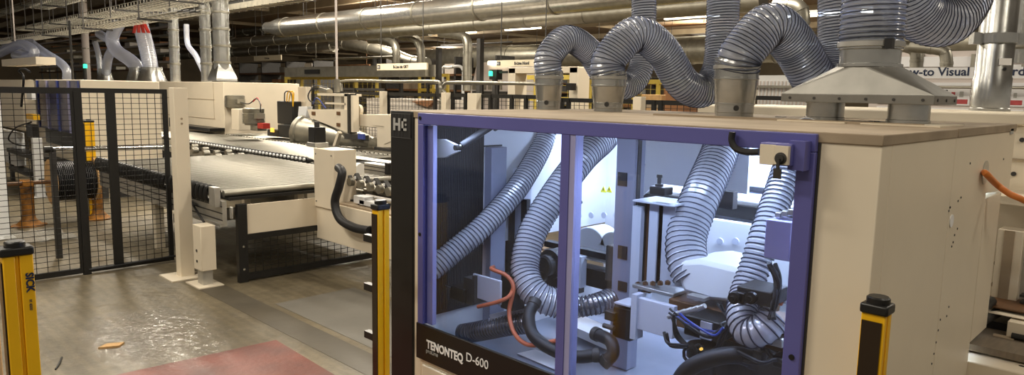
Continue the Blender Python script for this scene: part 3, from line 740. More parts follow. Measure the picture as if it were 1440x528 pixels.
hose('flexible_hose', 'clear ribbed hose from the tall wide roof collar, bending down behind the steel hood', 'hose',
     [zc(c3, ZT+.23), P(1044, 74, c3[1]), P(1082, 36, c3[1]+.1), P(1115, 62, c3[1]+.26), P(1146, 112, c3[1]+.42), P(1163, 120, c3[1]+.6), P(1178, 80, c3[1]+.72), P(1180, 0, c3[1]+.74), P(1181, -80, c3[1]+.74)],
     .108, .0175, H, W, 'clear extraction hoses above the machine')
# extraction hood on two round collars
hx0, hx1, hy0, hy1, hz = -1.345, -.79, 3.0, 3.36, ZT+.085
ca = AZ(1161, 172, ZT); cb = AZ(1280, 177, ZT)
A1 = (ca.x-.035, ca.y+.075); B1 = (cb.x-.03, cb.y+.07)
xm, ym = (A1[0]+B1[0])/2, (A1[1]+B1[1])/2
hx0, hx1, hy0, hy1 = A1[0]-.13, B1[0]+.13, ym-.16, ym+.16
hd = thing('extraction_hood', 'galvanised steel extraction hood standing on two short collars with a thick banded pipe', 'hood', (xm, ym, ZT))
for c in (A1, B1): MB().lathe((c[0], c[1], ZT+.008), (0, 0, 1), [(.082, 0), (.082, .012), (.078, .014), (.078, hz-ZT-.008)], 32).build('collar', M['galv'], hd)
skirt = MB().box((hx0, hy0, hz), (hx1, hy1, hz+.035)).build('skirt', M['galvm'], hd, bevel=.002)
riv = EACH()
for k in range(6): x = hx0+.04+(hx1-hx0-.08)*k/5; riv.cyl((x, hy0-.003, hz+.017), (x, hy0, hz+.017), .006, seg=8)
for k in range(3): y_ = hy0+.04+(hy1-hy0-.08)*k/2; riv.cyl((hx1, y_, hz+.017), (hx1+.003, y_, hz+.017), .006, seg=8)
riv.build('rivet', M['dark'], skirt)
# pyramid blending rectangle into circle
py_ = MB(); rr, zt = .118, hz+.155; n = 40
bot, top = [], []
for k in range(n):
    a = 2*PI*k/n; ca_, sa_ = math.cos(a), math.sin(a)
    hw, hh = (hx1-hx0)/2, (hy1-hy0)/2
    s = 1/max(abs(ca_)/hw, abs(sa_)/hh)
    bot.append(V(xm+ca_*s, ym+sa_*s, hz+.035)); top.append(V(xm+ca_*rr, ym+sa_*rr, zt))
for sx, sy in ((1, 1), (-1, 1), (-1, -1), (1, -1)):
    aa = math.atan2(sy*(hy1-hy0), sx*(hx1-hx0)) % (2*PI); k = min(range(n), key=lambda j: abs(((2*PI*j/n)-aa+PI) % (2*PI)-PI))
    bot[k] = V(xm+sx*(hx1-hx0)/2, ym+sy*(hy1-hy0)/2, hz+.035)
cor = [V(xm+sx*(hx1-hx0)/2, ym+sy*(hy1-hy0)/2, hz+.035) for sx, sy in ((1, 1), (-1, 1), (-1, -1), (1, -1))]
py_.v = cor+top; q4 = n//4
for c in range(4):
    for k in range(q4): py_.f.append((c, 4+(c*q4+k) % n, 4+(c*q4+k+1) % n))
    py_.f.append((c, 4+((c+1)*q4) % n, (c+1) % 4))
py_.build('hood_body', M['galvm'], hd, smooth=False)
pp = [(rr*1.08, 0), (rr*1.08, .012), (rr, .014), (rr*1.0, .07), (rr*1.05, .073), (rr*1.05, .09), (rr, .093), (rr, .16)]
pipe = MB().lathe((xm, ym, zt-.005), (0, 0, 1), pp, 36).build('pipe', M['galv'], hd)
MB().lathe((xm, ym, zt+.075), (0, 0, 1), [(rr*1.06, 0), (rr*1.10, .003), (rr*1.10, .022), (rr*1.06, .025)], 36, caps=False).build('clamp_band', M['alu'], hd)
MB().cbox((xm+rr*.85, ym-rr*.75, zt+.085), (.03, .03, .04)).build('clamp_lock', M['black'], hd)
hose('flexible_hose', 'clear ribbed hose looping down from above into a big U over the visual standards board', 'hose',
     [(xm, ym, zt+.10), (xm, ym, zt+.30), (xm+.01, ym+.02, zt+.55), (xm+.0, ym+.22, zt+.8), P(1268, -40, ym+.42), P(1288, 14, ym+.62), P(1330, 28, ym+.8), P(1360, -14, ym+.98), P(1366, -80, ym+1.0)],
     .122, .021, H, W, 'clear extraction hoses above the machine')
# hoses inside the machine
HI, WI = M['hosein'], M['wirein']
hose('inner_hose', 'grey ribbed hose slanting across the upper left of the lit window towards its lower left', 'hose',
     [(c1[0], c1[1], ZT-.02), P(766, 192, c1[1]-.02), P(752, 225, 3.15), P(722, 272, 2.92), P(680, 318, 2.68), P(640, 352, 2.5), P(606, 380, 2.36)],
     .062, .022, HI, WI, 'ribbed hoses inside the machine', amp=.045)
hose('inner_hose', 'grey ribbed hose hanging behind the window mullion and curling right at its lower end', 'hose',
     [(c2[0], c2[1], ZT-.02), P(852, 190, c2[1]-.02), P(820, 222, 3.1), P(782, 272, 2.88), P(750, 325, 2.72), P(738, 372, 2.62), P(744, 402, 2.58), P(762, 420, 2.6), P(786, 428, 2.66)],
     .079, .022, HI, WI, 'ribbed hoses inside the machine', amp=.045, r2=.07)
hose('inner_hose', 'wide pale ribbed hose reaching the white suction hood in the right half of the window', 'hose',
     [(c3[0], c3[1], ZT-.02), P(1020, 192, c3[1]-.03), P(1008, 225, 3.22), P(984, 280, 3.0), P(966, 330, 2.88), P(966, 365, 2.82), P(976, 392, 2.80)],
     .086, .024, HI, WI, 'ribbed hoses inside the machine', amp=.045, r2=.088)
hose('inner_hose', 'narrow pale ribbed hose hanging beside the violet control box and ending in a U', 'hose',
     [(A1[0]-.02, A1[1]-.12, ZT-.03), P(1112, 225, 2.9), P(1098, 265, 2.8), P(1076, 330, 2.66), P(1062, 375, 2.6), P(1048, 415, 2.53), P(1044, 445, 2.44), P(1052, 466, 2.40), P(1072, 464, 2.40), P(1092, 446, 2.44)],
     .055, .021, HI, WI, 'ribbed hoses inside the machine', amp=.045)
hose('inner_hose', 'dark ribbed hose lying across the machine base right of the mullion', 'hose',
     [P(795, 432, 2.72), P(815, 432, 2.74), P(838, 428, 2.8), P(860, 420, 2.9)], .05, .02, M['hosedark'], WI, 'ribbed hoses inside the machine', amp=.05)
hose('inner_hose', 'dark ribbed hose lying low in the left corner behind the name panel', 'hose',
     [P(650, 470, 2.55), P(680, 465, 2.56), P(715, 458, 2.58), P(742, 455, 2.6)], .05, .02, M['hosedark'], WI, 'ribbed hoses inside the machine', amp=.05)
def blackhose(label, ctrl, r):
    t = thing('rubber_hose', label, 'hose', Vector(ctrl[0]), 'smooth rubber hoses inside the machine')
    path = catmull(ctrl, 12)
    hb_ = MB().tube(path, r, 16).build('hose_body', M['blackm'], t)
    for q0, q1 in ((path[0], path[1]), (path[-1], path[-2])):
        d = (q1-q0).normalized(); MB().lathe(q0-d*.01, d, [(r*.6, 0), (r*1.12, 0), (r*1.12, .03), (r, .032)], 18).build('end_ferrule', M['dark'], hb_)
blackhose('smooth black hose looping round below the curled grey hose', [P(752, 425, 2.52), P(744, 445, 2.46), P(750, 472, 2.42), P(776, 492, 2.42), P(808, 502, 2.46), P(840, 500, 2.52)], .03)
blackhose('thick black hose arching along the bottom right of the window', [P(950, 545, 2.32), P(968, 520, 2.33), P(1000, 505, 2.35), P(1035, 500, 2.38), P(1062, 508, 2.42)], .032)
blackhose('short black hose end beside the grey motor plate', [P(838, 470, 2.6), P(858, 480, 2.58), P(862, 498, 2.56), P(850, 510, 2.54)], .03)
def cable(name, label, ctrl, r, m, group=None):
    return single(MB().tube(catmull(ctrl, 12), r, 10), name, m, label, 'cable', group)
cable('air_hose', 'orange air hose crossing from the clamped motor to the curled hose', [P(672, 432, 2.40), P(700, 425, 2.42), P(716, 417, 2.46), P(722, 405, 2.52)], .010, M['copper'])
cable('air_hose', 'orange air hose dropping in a wide bend to the machine base', [P(694, 376, 2.55), P(692, 379, 2.48), P(712, 388, 2.5), P(722, 405, 2.5), P(716, 440, 2.46), P(724, 470, 2.42), P(745, 486, 2.4), P(782, 480, 2.44)], .011, M['copper'])

# ------------------------------------------------------------------ light curtain posts
def curtain(x, y, z, label, sx=.055, sy=.075):
    t = thing('light_curtain_post', label, 'safety post', (x, y, 0), 'yellow light curtain posts')
    b = MB(); b.box((x-sx/2, y-sy/2+.004, .02), (x+sx/2-.004, y-.006, z)); b.box((x-sx/2, y+.006, .02), (x+sx/2-.004, y+sy/2, z)); b.box((x-sx/2, y-.006, .02), (x+sx/2-.012, y+.006, z))
    b.build('housing', M['yellow'], t, bevel=.003)
    MB().box((x-sx/2+.004, y-sy/2-.001, .03), (x+sx/2-.010, y-sy/2+.005, z-.02)).build('lens_window', M['darkpane'], t, label='dark brown lens strip')
    MB().lathe((x, y, 0), (0, 0, 1), [(.07, 0), (.07, .012), (.045, .014), (.045, .03)], 20).build('foot', M['black'], t)
    c = MB().box((x-sx/2-.004, y-sy/2-.004, z), (x+sx/2+.003, y+sy/2+.003, z+.028)).build('end_cap', M['black'], t, bevel=.006)
    MB().lathe((x, y, z+.028), (0, 0, 1), [(.03, 0), (.03, .014), (.026, .018)], 12).build('cap_knob', M['black'], c)
    return t
lc = curtain(-2.84, 1.97, 1.43, 'yellow light curtain post with dark lens standing before the black logo column', .055, .07)
for z in (.75, 1.0, 1.25): MB().box((-2.99, 1.97, z), (-2.86, 2.0, z+.035)).build('wall_bracket', M['black'], lc)
lcr = curtain(-.615, 2.045, 1.425, 'yellow and black light curtain post in front of the machine flank', .065, .06)
lcl = curtain(-2.75, .48, 1.445, 'yellow light curtain post with vertical SICK lettering beside a cream post', .06, .088)
text('SICK', 'lettering', M['blueink'], lcl, (-2.7225, .50, 1.385), (0, 0, -1), (0, 1, 0), .031, .0006, bold=.0012)
text('M 4000', 'lettering', M['blueink'], lcl, (-2.7225, .504, 1.295), (0, 0, -1), (0, 1, 0), .012, .0006)
cp = thing('guard_post', 'cream square post behind the SICK light curtain at the picture edge', 'post', (-2.95, .36, 0))
MB().box((-2.90, .25, 0), (-2.80, .432, 1.46)).build('post_body', M['cream'], cp, bevel=.004)
MB().box((-2.95, .2, 0), (-2.76, .46, .01)).build('base_plate', M['cream'], cp)

# ------------------------------------------------------------------ near roller conveyor
RZ = .95
ca = thing('roller_conveyor', 'near steel roller conveyor with black guide hooks along its front edge', 'conveyor', (-10.3, 4.1, 0))
rx0, ry0, ry1 = -7.14, 3.04, 5.15
AX0 = -11.1
r0 = MB().cyl((rx0, ry0, RZ-.026), (rx0, ry1, RZ-.026), .036, seg=14).build('end_roller', M['galvd'], ca)
p0 = MB().cyl((rx0-.12, ry0+.02, RZ-.03), (rx0-.12, ry1, RZ-.03), .03, seg=12).build('roller', M['steel'], ca)
N = 33
for k in range(1, N): child_copy(p0, ca, (-.118*k, 0, 0))
# aluminium side profile with grooves, far side profile, cross beams, legs
sd = MB().box((AX0, 2.985, .60), (-7.05, 3.03, .86)).build('side_profile', M['alu'], ca)
gr = EACH()
for z in (.66, .73, .80): gr.box((AX0, 2.98, z), (-7.05, 2.986, z+.012))
gr.build('profile_groove', M['dark'], sd)
MB().box((AX0, 5.15, .60), (-7.05, 5.2, .88)).build('side_profile', M['alu'], ca)
for x in (-7.3, -9.3, -10.9): MB().box((x-.04, 3.03, .62), (x+.04, 5.15, .74)).build('cross_beam', M['alu'], ca)
for x in (-9.2, -10.9):
    for y in (3.1, 5.0): MB().box((x-.05, y-.05, 0), (x+.05, y+.05, .62)).build('leg', M['cream'], ca)
MB().box((AX0, 3.06, .86), (-7.05, 5.12, .89)).build('gap_shade_sheet', M['black'], ca)  # black sheet added below, its colour gives the roller gaps their shade
# black hooks at the roller ends
hk = MB()
pts = [V(-7.30, 2.955, .84), V(-7.30, 2.925, .87), V(-7.30, 2.925, .95), V(-7.30, 2.945, .985), V(-7.30, 2.985, .985)]
hk.tube(catmull(pts, 4), .023, 8); hk.cyl((-7.30, 2.95, .965), (-7.30, 3.02, .965), .034, seg=10); hk.box((-7.325, 2.945, .85), (-7.275, 2.985, .87))
k0 = hk.build('guide_hook', M['black'], ca)
for k in range(1, 35):
    if abs(-7.30-.1085*k+8.4) > .07: child_copy(k0, ca, (-.1085*k, 0, 0))
# end plate bracket
q = AY(300, 275, 2.93); MB().box((q.x-.10, 2.925, .80), (q.x+.04, 2.985, 1.0)).build('bracket_plate', M['alu'], ca, bevel=.004)
q = AY(325, 300, 2.97); MB().box((q.x-.03, 2.965, q.z-.06), (q.x+.02, 2.985, q.z+.06)).build('plate_hinge', M['alu'], ca, bevel=.006)
MB().box((-7.75, 2.96, .60), (-7.05, 2.99, .63)).build('lower_edge', M['alu'], ca)
lg = MB().box((-7.30, 2.78, .16), (-7.10, 2.93, .62)).build('front_leg', M['cream'], ca, bevel=.006)
MB().box((-7.26, 2.80, .012), (-7.13, 2.90, .17)).build('leg_foot', M['alu'], lg)
MB().box((-7.38, 2.72, 0), (-7.03, 2.97, .012)).build('foot_plate', M['cream'], lg)
for z in (.25, .36): MB().cyl((-7.21, 2.774, z), (-7.21, 2.78, z), .014, seg=10).build('bolt', M['dark'], lg)
# guard at the conveyor end: black frame, cream skirt, wire mesh below
def wire_mesh(name, parent, o, du, dv, nu, nv, t=.005, m=None):
    mb = MB(); o = Vector(o); du = Vector(du); dv = Vector(dv)
    for i in range(nu+1): a = o+du*(i/nu); mb.bar(a, a+dv, t)
    for j in range(nv+1): a = o+dv*(j/nv); mb.bar(a, a+du, t)
    return mb.build(name, m or M['black'], parent, smooth=False)
gx = -7.03
ge = thing('end_guard', 'black framed guard with cream skirt panel and wire mesh at the conveyor end', 'guard', (gx, 3.9, 0))
MB().box((gx-.03, 3.12, .0), (gx+.03, 3.22, .82)).build('guard_post', M['black'], ge, bevel=.003)
MB().box((gx-.01, 3.22, .50), (gx+.012, 4.1, .81)).build('skirt_panel', M['cream'], ge, bevel=.003)
MB().box((gx-.025, 3.22, .44), (gx+.025, 5.3, .50)).build('guard_rail', M['black'], ge)
MB().box((gx-.025, 3.22, .02), (gx+.025, 5.3, .085)).build('guard_rail', M['black'], ge)
wire_mesh('wire_mesh', ge, (gx, 3.22, .085), (0, 2.05, 0), (0, 0, .36), 24, 7, .005)
for z in (.14, .38): MB().cyl((gx+.03, 3.17, z), (gx+.034, 3.17, z), .012, seg=10).build('bolt', M['rod'], ge)
# ------------------------------------------------------------------ far roller table with belt pulleys
cb_ = thing('roller_conveyor', 'wide far roller table behind the row of black pulleys, under the cream gripper', 'conveyor', (-13, 6.8, 0))
p0 = MB().cyl((-9.55, 5.5, RZ-.03), (-9.55, 6.85, RZ-.03), .03, seg=12).build('roller', M['steel'], cb_)
for k in range(1, 62): child_copy(p0, cb_, (-.13*k, 0, 0))
cc_ = thing('roller_conveyor', 'rear lane of rollers along the wall of the cream line, beyond the gripper', 'conveyor', (-12.8, 7.6, 0))
p0 = MB().cyl((-9.55, 6.95, RZ-.03), (-9.55, 8.35, RZ-.03), .03, seg=12).build('roller', M['steel'], cc_)
for k in range(1, 51): child_copy(p0, cc_, (-.13*k, 0, 0))
MB().box((-16.1, 6.88, .66), (-9.5, 6.93, .90)).build('side_profile', M['alu'], cc_)
MB().box((-16.1, 8.35, .66), (-9.5, 8.4, .92)).build('side_profile', M['alu'], cc_)
MB().box((-16.1, 6.93, .82), (-9.5, 8.35, .86)).build('gap_shade_sheet', M['dark'], cc_)  # dark sheet, shade of the roller gaps put into its colour
for x in (-10, -13, -15.9):
    MB().box((x-.06, 8.1, 0), (x+.06, 8.22, .7)).build('leg', M['cream'], cc_)
MB().box((-17.6, 5.45, .66), (-9.5, 5.5, .90)).build('side_profile', M['alu'], cb_)
MB().box((-17.6, 5.5, .82), (-9.5, 6.84, .86)).build('gap_shade_sheet', M['dark'], cb_)  # dark sheet as in the rear lane, painted shade between rollers
for x in (-10, -13, -17):
    for y in (5.6, 6.7): MB().box((x-.06, y-.06, 0), (x+.06, y+.06, .7)).build('leg', M['cream'], cb_)
wq = MB().lathe((-9.6, 5.33, RZ-.01), (0, 1, 0), [(.02, 0), (.055, .002), (.06, .01), (.06, .035), (.05, .04), (.02, .12)], 14).build('belt_pulley', M['black'], cb_)
wr_ = MB().lathe((-9.6, 5.29, RZ+.012), (0, 1, 0), [(.012, 0), (.022, .006), (.022, .03)], 12).build('pulley_rim', M['whiteink'], wq)
for k in range(1, 44):
    c = child_copy(wq, cb_, (-.118*k, 0, 0)); child_copy(wr_, c, (0, 0, 0))
MB().box((-14.8, 5.36, .80), (-9.5, 5.40, .86)).build('pulley_rail', M['dark'], cb_)
lr = MB().lathe((-11.3, 4.9, RZ-.06), (0, 1, 0), [(.05, 0), (.055, .01), (.055, .09), (.05, .1)], 12).build('idler_wheel', M['galvd'], cb_)
for k in range(1, 12): child_copy(lr, cb_, (-.24*k, .28*(k % 2), -.02*(k % 3)))

# ------------------------------------------------------------------ mesh gate fence
fx = -8.4
fence_n = [0]
def gate(nm, label, y0, y1, nz=33, ny=8, fr=.055, z0=.02, z1=1.965, group='black wire mesh fence panels'):
    t = thing(nm, label, 'fence', (fx, (y0+y1)/2, 0), group)
    f = MB(); f.box((fx-.02, y0, z1-fr*1.1), (fx+.02, y1, z1)); f.box((fx-.02, y0, z0), (fx+.02, y1, z0+fr))
    f.box((fx-.02, y0, z0+fr), (fx+.02, y0+fr, z1-fr*1.1)); f.box((fx-.02, y1-fr, z0+fr), (fx+.02, y1, z1-fr*1.1))
    f.build('frame', M['black'], t)
    wire_mesh('wire_mesh', t, (fx, y0+fr, z0+fr), (0, y1-y0-2*fr, 0), (0, 0, z1-z0-2*fr), ny, nz, .0055)
    return t
gate('mesh_fence', 'wide black mesh fence panel at the picture edge in front of the cable drum', .6, 2.085, 33, 14)
gate('mesh_fence', 'narrow black mesh fence panel between two thick black posts', 2.085, 2.40, 33, 3, .045)
g3 = gate('mesh_gate', 'black mesh gate panel hung beside the tall cream post', 2.40, 2.975, 33, 6, .045)
MB().box((fx-.03, 2.055, .0), (fx+.03, 2.125, 1.93)).build('gate_post', M['black'], g3)
MB().tube(catmull([V(fx+.03, 2.1, .05), V(fx+.05, 2.5, .06), V(fx+.04, 2.9, .07), V(fx+.05, 3.03, .12), V(fx+.05, 3.05, .5), V(fx+.06, 3.04, .75), V(-8.0, 3.0, .80), V(-7.3, 2.9, .62)]), .012, 8).build('door_cable', M['blackm'], g3)
for z in (.45, 1.55): MB().box((fx-.03, 3.0, z), (fx+.05, 3.07, z+.1)).build('hinge', M['black'], g3)
tp = thing('fence_post', 'tall cream square post carrying the black mesh gate', 'post', (-7.66, 2.8, 0))
MB().box((-7.73, 2.76, .01), (-7.60, 2.90, 1.985)).build('post_body', M['cream'], tp, bevel=.004)
MB().box((-7.84, 2.62, 0), (-7.46, 2.96, .014)).build('base_plate', M['cream'], tp)
for z in (1.62, 1.67): MB().cyl((-7.597, 2.83, z), (-7.602, 2.83, z), .012, seg=8).build('plug', M['creamd'], tp)
b0, b1 = AX(62, 211, -9.4), AX(243, 206, -9.4)
bb_ = thing('barrier_bar', 'long white round bar with a black end behind the mesh fence', 'bar', (b0.x, b0.y, 0))
MB().cyl(b0, b1, .026, seg=12).build('bar', M['rod'], bb_); MB().cyl(b0, b0.lerp(b1, .06), .04, seg=12).build('bar_end', M['black'], bb_)
MB().box((b0.x-.03, b0.y+.05, 0), (b0.x+.03, b0.y+.11, b0.z)).build('bar_post', M['dark'], bb_); MB().box((b1.x-.03, 2.66, 0), (b1.x+.03, 2.72, b1.z)).build('bar_post', M['dark'], bb_)

# ------------------------------------------------------------------ beam, box and short conveyor beside the logo column
bm_ = thing('machine_beam', 'cream box beam low behind the middle yellow light curtain', 'beam', (-5.5, 4.2, 0))
MB().box((-7.02, 4.02, .36), (-3.6, 4.35, .78)).build('beam_body', M['cream'], bm_, bevel=.004)
for x in (-4.6, -3.8): MB().box((x, 4.1, 0), (x+.15, 4.3, .36)).build('leg', M['cream'], bm_)
MB().box((-7.0, 4.05, .78), (-3.6, 4.33, .80)).build('top_strip', M['creamd'], bm_)
bx_ = thing('drive_housing', 'cream upright box with a black motor on top, standing on the beam', 'housing', (-6.9, 4.2, .8))
MB().box((-7.02, 4.0, .72), (-6.62, 4.28, 1.36)).build('housing_body', M['cream'], bx_, bevel=.004)
q = AY(449, 205, 4.15); mo_ = MB().box((q.x-.08, 4.06, 1.40), (q.x+.06, 4.2, 1.58)).build('motor', M['black'], bx_, bevel=.006)
MB().box((q.x-.10, 4.05, 1.36), (q.x+.08, 4.22, 1.41)).build('motor_base', M['alu'], mo_, bevel=.004)
MB().cyl((q.x-.01, 4.13, 1.58), (q.x-.01, 4.13, 1.64), .03, seg=12).build('motor_plug', M['dark'], mo_)
rnd2 = EACH()
for z in (.78, 1.3): rnd2.cyl((-6.98, 3.995, z), (-6.98, 4.0, z), .008, seg=8); rnd2.cyl((-6.66, 3.995, z), (-6.66, 4.0, z), .008, seg=8)
rnd2.build('screw', M['dark'], bx_)
single(MB().tube(catmull([P(476, 236, 3.99), P(481, 243, 3.95), P(477, 262, 3.93), P(471, 285, 3.92), P(478, 308, 3.92), P(497, 320, 3.93), P(519, 325, 3.95)], 16), .045, 14), 'cable_hose', M['blackm'],
       'thick black corrugated hose hanging from the cream box down to a black socket', 'hose')
sk = thing('socket_box', 'black socket box on the beam where the thick black hose ends', 'socket', P(524, 330, 4.0))
pbox(518, 318, 528, 342, 3.97, .05).build('socket_body', M['black'], sk, bevel=.004)
ic = thing('infeed_conveyor', 'short infeed conveyor with grey wheel arms and aluminium end profile', 'conveyor', (-5.9, 4.6, .8))
def pbi(*a):
    m = pbox(*a)
    for p in m.v: p.z = max(p.z, .805)
    return m
pbi(512, 229, 541, 246, 4.3, .12).build('end_profile', M['alu'], ic, bevel=.003)
pbi(541, 229, 546, 246, 4.29, .12).build('profile_cap', M['black'], ic)
g1 = EACH(); 
for py in (233, 238): a = AY(512, py, 4.295); b2 = AY(541, py, 4.295); g1.box((a.x, 4.294, a.z-.004), (b2.x, 4.30, a.z+.004))
g1.build('profile_groove', M['dark'], ic)
q = AY(472, 233, 4.5); q2 = AY(508, 233, 4.5); MB().cyl((q.x, 4.5, q.z), (q2.x, 4.5, q.z), .07, seg=20).build('white_drum', M['white'], ic)
pbi(470, 219, 545, 224, 4.7, .2).build('top_strip', M['cream'], ic)
for k in range(5):
    px = 487+k*13.5; py = 250+k*3.4
    a = AY(px, py-8, 4.2); b2 = AY(px+8, py+6, 4.2)
    ar = MB().bar(a, b2, .05, .05).build('wheel_arm', M['dark'], ic, bevel=.006)
    MB().lathe(b2+V(0, -.04, 0), (0, 1, 0), [(.02, 0), (.045, .003), (.045, .05), (.02, .055)], 16).build('wheel', M['galvd'], ar)
    MB().cbox(a.lerp(b2, .3)+V(0, -.03, .0), (.03, .005, .03)).build('arm_sticker', M['whiteink'], ar)
pbi(478, 256, 560, 262, 4.40, .25).build('slide_plate', M['cream'], ic)
pbi(480, 272, 560, 278, 4.38, .3).build('slide_plate', M['cream'], ic)
bk = pbi(497, 275, 512, 287, 4.12, .12).build('bracket', M['white'], ic, bevel=.004)
pbi(505, 281, 533, 291, 4.12, .1).build('bracket', M['white'], ic, bevel=.004)
pbi(474, 277, 500, 287, 4.2, .2).build('chain_guard', M['black'], ic)
pbi(470, 262, 556, 272, 4.38, .1).build('roller_carrier', M['dark'], ic)
for k in range(4):
    q = AY(500+k*14, 268, 4.36); MB().cyl(q, q+V(.18, 0, 0), .03, seg=12).build('press_roller', M['steel'], ic)

# ------------------------------------------------------------------ cable drum on rusty stands behind the fence
dx = -11.87
za = AX(37, 258, dx).z; y1_ = AX(37, 258, dx).y; y2_ = AX(135, 258, dx).y
yf1 = AX(74, 255, dx).y; yf2 = AX(130, 255, dx).y; ya, yb_ = y1_-.25, y2_+.1
dr = thing('cable_drum', 'wooden drum of black cable on an axle behind the mesh fence', 'cable drum', (dx, (yf1+yf2)/2, za))
MB().lathe((dx, yf1-.03, za), (0, 1, 0), [(.03, 0), (.33, 0), (.33, .03), (.03, .03)], 32).build('flange', M['wood'], dr)
MB().lathe((dx, yf2, za), (0, 1, 0), [(.03, 0), (.33, 0), (.33, .03), (.03, .03)], 32).build('flange', M['wood'], dr)
prof = [(.05, 0)]; n = 22; L_ = yf2-yf1
for i in range(n): prof += [(.25, L_*(i+.02)/n), (.285, L_*(i+.3)/n), (.285, L_*(i+.7)/n), (.25, L_*(i+.98)/n)]
prof += [(.05, L_)]
MB().lathe((dx, yf1, za), (0, 1, 0), prof, 30).build('cable_winding', M['blackm'], dr)
MB().cyl((dx, ya, za), (dx, yb_, za), .028, seg=12).build('axle', M['brown'], dr)
def stand(y, label):
    t = thing('drum_stand', label, 'stand', (dx, y, 0), 'rusty yellow drum stands')
    MB().lathe((dx, y, 0), (0, 0, 1), [(.22, 0), (.22, .012), (.16, .02), (.09, .10), (.08, .16), (.08, za-.06), (.09, za-.05), (.09, za-.03)], 20).build('stand_column', M['rustyellow'], t)
    for s in (-1, 1): MB().box((dx+s*.12, y-.06, za-.03), (dx+s*.06, y+.06, za+.04)).build('axle_cradle', M['rustyellow'], t)
stand(y1_, 'rusty yellow stand under the outer end of the cable drum axle')
stand(y2_, 'rusty yellow stand partly hidden by the black gate post')
q = AZ(124, 172, 1.45); curtain(q.x, q.y, 1.45, 'yellow light curtain post beyond the mesh fence beside the blue window', .11, .13)
for px, lab in ((5, 'white square post behind the mesh fence at the picture edge'), (57, 'white square post behind the mesh fence beside the cable drum')):
    q = AZ(px, 335 if px < 10 else 277, 0); hgt = 1.95 if px < 10 else 1.05
    t = thing('support_post', lab, 'post', (q.x, q.y, 0)); MB().box((q.x-.07, q.y-.07, .01), (q.x+.07, q.y+.07, hgt)).build('post_body', M['white'], t, bevel=.004); MB().box((q.x-.12, q.y-.12, 0), (q.x+.12, q.y+.12, .012)).build('base_plate', M['white'], t)
sheetp = MB(); q = AZ(52, 335, 0)
gm = 7
for i in range(gm):
    for j in range(gm): pass
vs_ = []; rf = random.Random(5)
mbp = MB(); 
for i in range(gm+1):
    for j in range(gm+1): mbp.v.append(V(q.x-.5+i*.14+rf.uniform(-.04, .04), q.y-.35+j*.1+rf.uniform(-.03, .03), .006+rf.uniform(0, .05)))
for i in range(gm):
    for j in range(gm): mbp.f.append((i*(gm+1)+j, (i+1)*(gm+1)+j, (i+1)*(gm+1)+j+1, i*(gm+1)+j+1))
single(mbp, 'plastic_film', glassy('crumpled_film', (.9, .9, .88, 1), .6, .15, (.7, .68, .62, 1), .6), 'crumpled clear plastic film lying on the floor behind the mesh fence', 'film')

# ------------------------------------------------------------------ machines across the hall
# twin machine behind the fence with blue window
y = 3.5
lm = thing('blue_window_machine', 'cream machine with blue tinted window behind the mesh fence', 'machine', (-15.4, 4.2, 0))
xa, xb = AY(50, 150, y).x, AY(113, 150, y).x
zt_ = 2.08
MB().box((xa-.6, y+.02, .62), (xb, y+1.3, zt_)).build('body', M['cream'], lm, bevel=.01)
MB().box((xa-.1, y+.3, 0), (xb-.1, y+1.2, .62)).build('pedestal', M['dark'], lm)
MB().box((xa-.12, y-.02, .92), (xa+.05, y+.02, zt_)).build('corner_column', M['black'], lm)
zw = AY(80, 183, y).z
wn = MB().box((xa+.1, y-.03, zw), (xb, y+.0, zt_-.02)).build('window', M['bluewin'], lm)
for k in range(4): MB().box((xa+.35+k*.75, y-.05, zw), (xa+.44+k*.75, y-.025, zt_-.02)).build('window_bar', M['violetlight'] if k % 2 else M['blue'], wn)
MB().box((xa+.9, y-.05, zw-.26), (xb+.05, y+.0, zw)).build('name_band', M['black'], lm)
lc_ = thing('machine_housing', 'cream machine housing with thin cable loop behind the fence at the picture edge', 'machine', (-15, 2.7, 0))
pbox(-20, 112, 34, 178, 3.05, .2).build('body', M['cream'], lc_, bevel=.01)
pbox(-20, 178, 24, 225, 3.1, .15).build('body_foot', M['white'], lc_)
MB().tube(catmull([AY(44, 172, 3.02), AY(22, 180, 3.0), AY(12, 195, 3.0), AY(22, 203, 3.0), AY(40, 206, 3.02)]), .014, 8).build('cable', M['blackm'], lc_)
pbox(36, 160, 47, 168, 2.98, .1).build('yellow_valve', M['yellow'], lc_)
pbox(37, 128, 45, 140, 2.98, .07).build('switch', M['whiteink'], lc_)
pbox(36, 174, 46, 192, 2.98, .1).build('coupling', M['black'], lc_)
MB().tube(catmull([AY(30, 150, 2.98), AY(33, 110, 2.98), AY(27, 100, 2.98), AY(34, 97, 2.98), AY(42, 101, 2.98)]), .02, 8).build('cable', M['blackm'], lc_)
pbox(2, 84, 51, 92, 3.1, .3).build('top_shelf', M['cream'], lc_)
fl = thing('board_carrier', 'black low slatted carrier behind the white posts and mesh fence', 'carrier', AZ(28, 250, .5))
for px0, py0, px1, py1 in ((9, 208, 52, 220), (12, 238, 56, 243), (10, 268, 52, 275)): pbox(px0, py0, px1, py1, 3.0, .25).build('carrier_arm', M['black'], fl, bevel=.004)
for px0 in (14, 44): pbox(px0, 215, px0+3, 285, 3.1, .06).build('carrier_leg', M['dark'], fl)
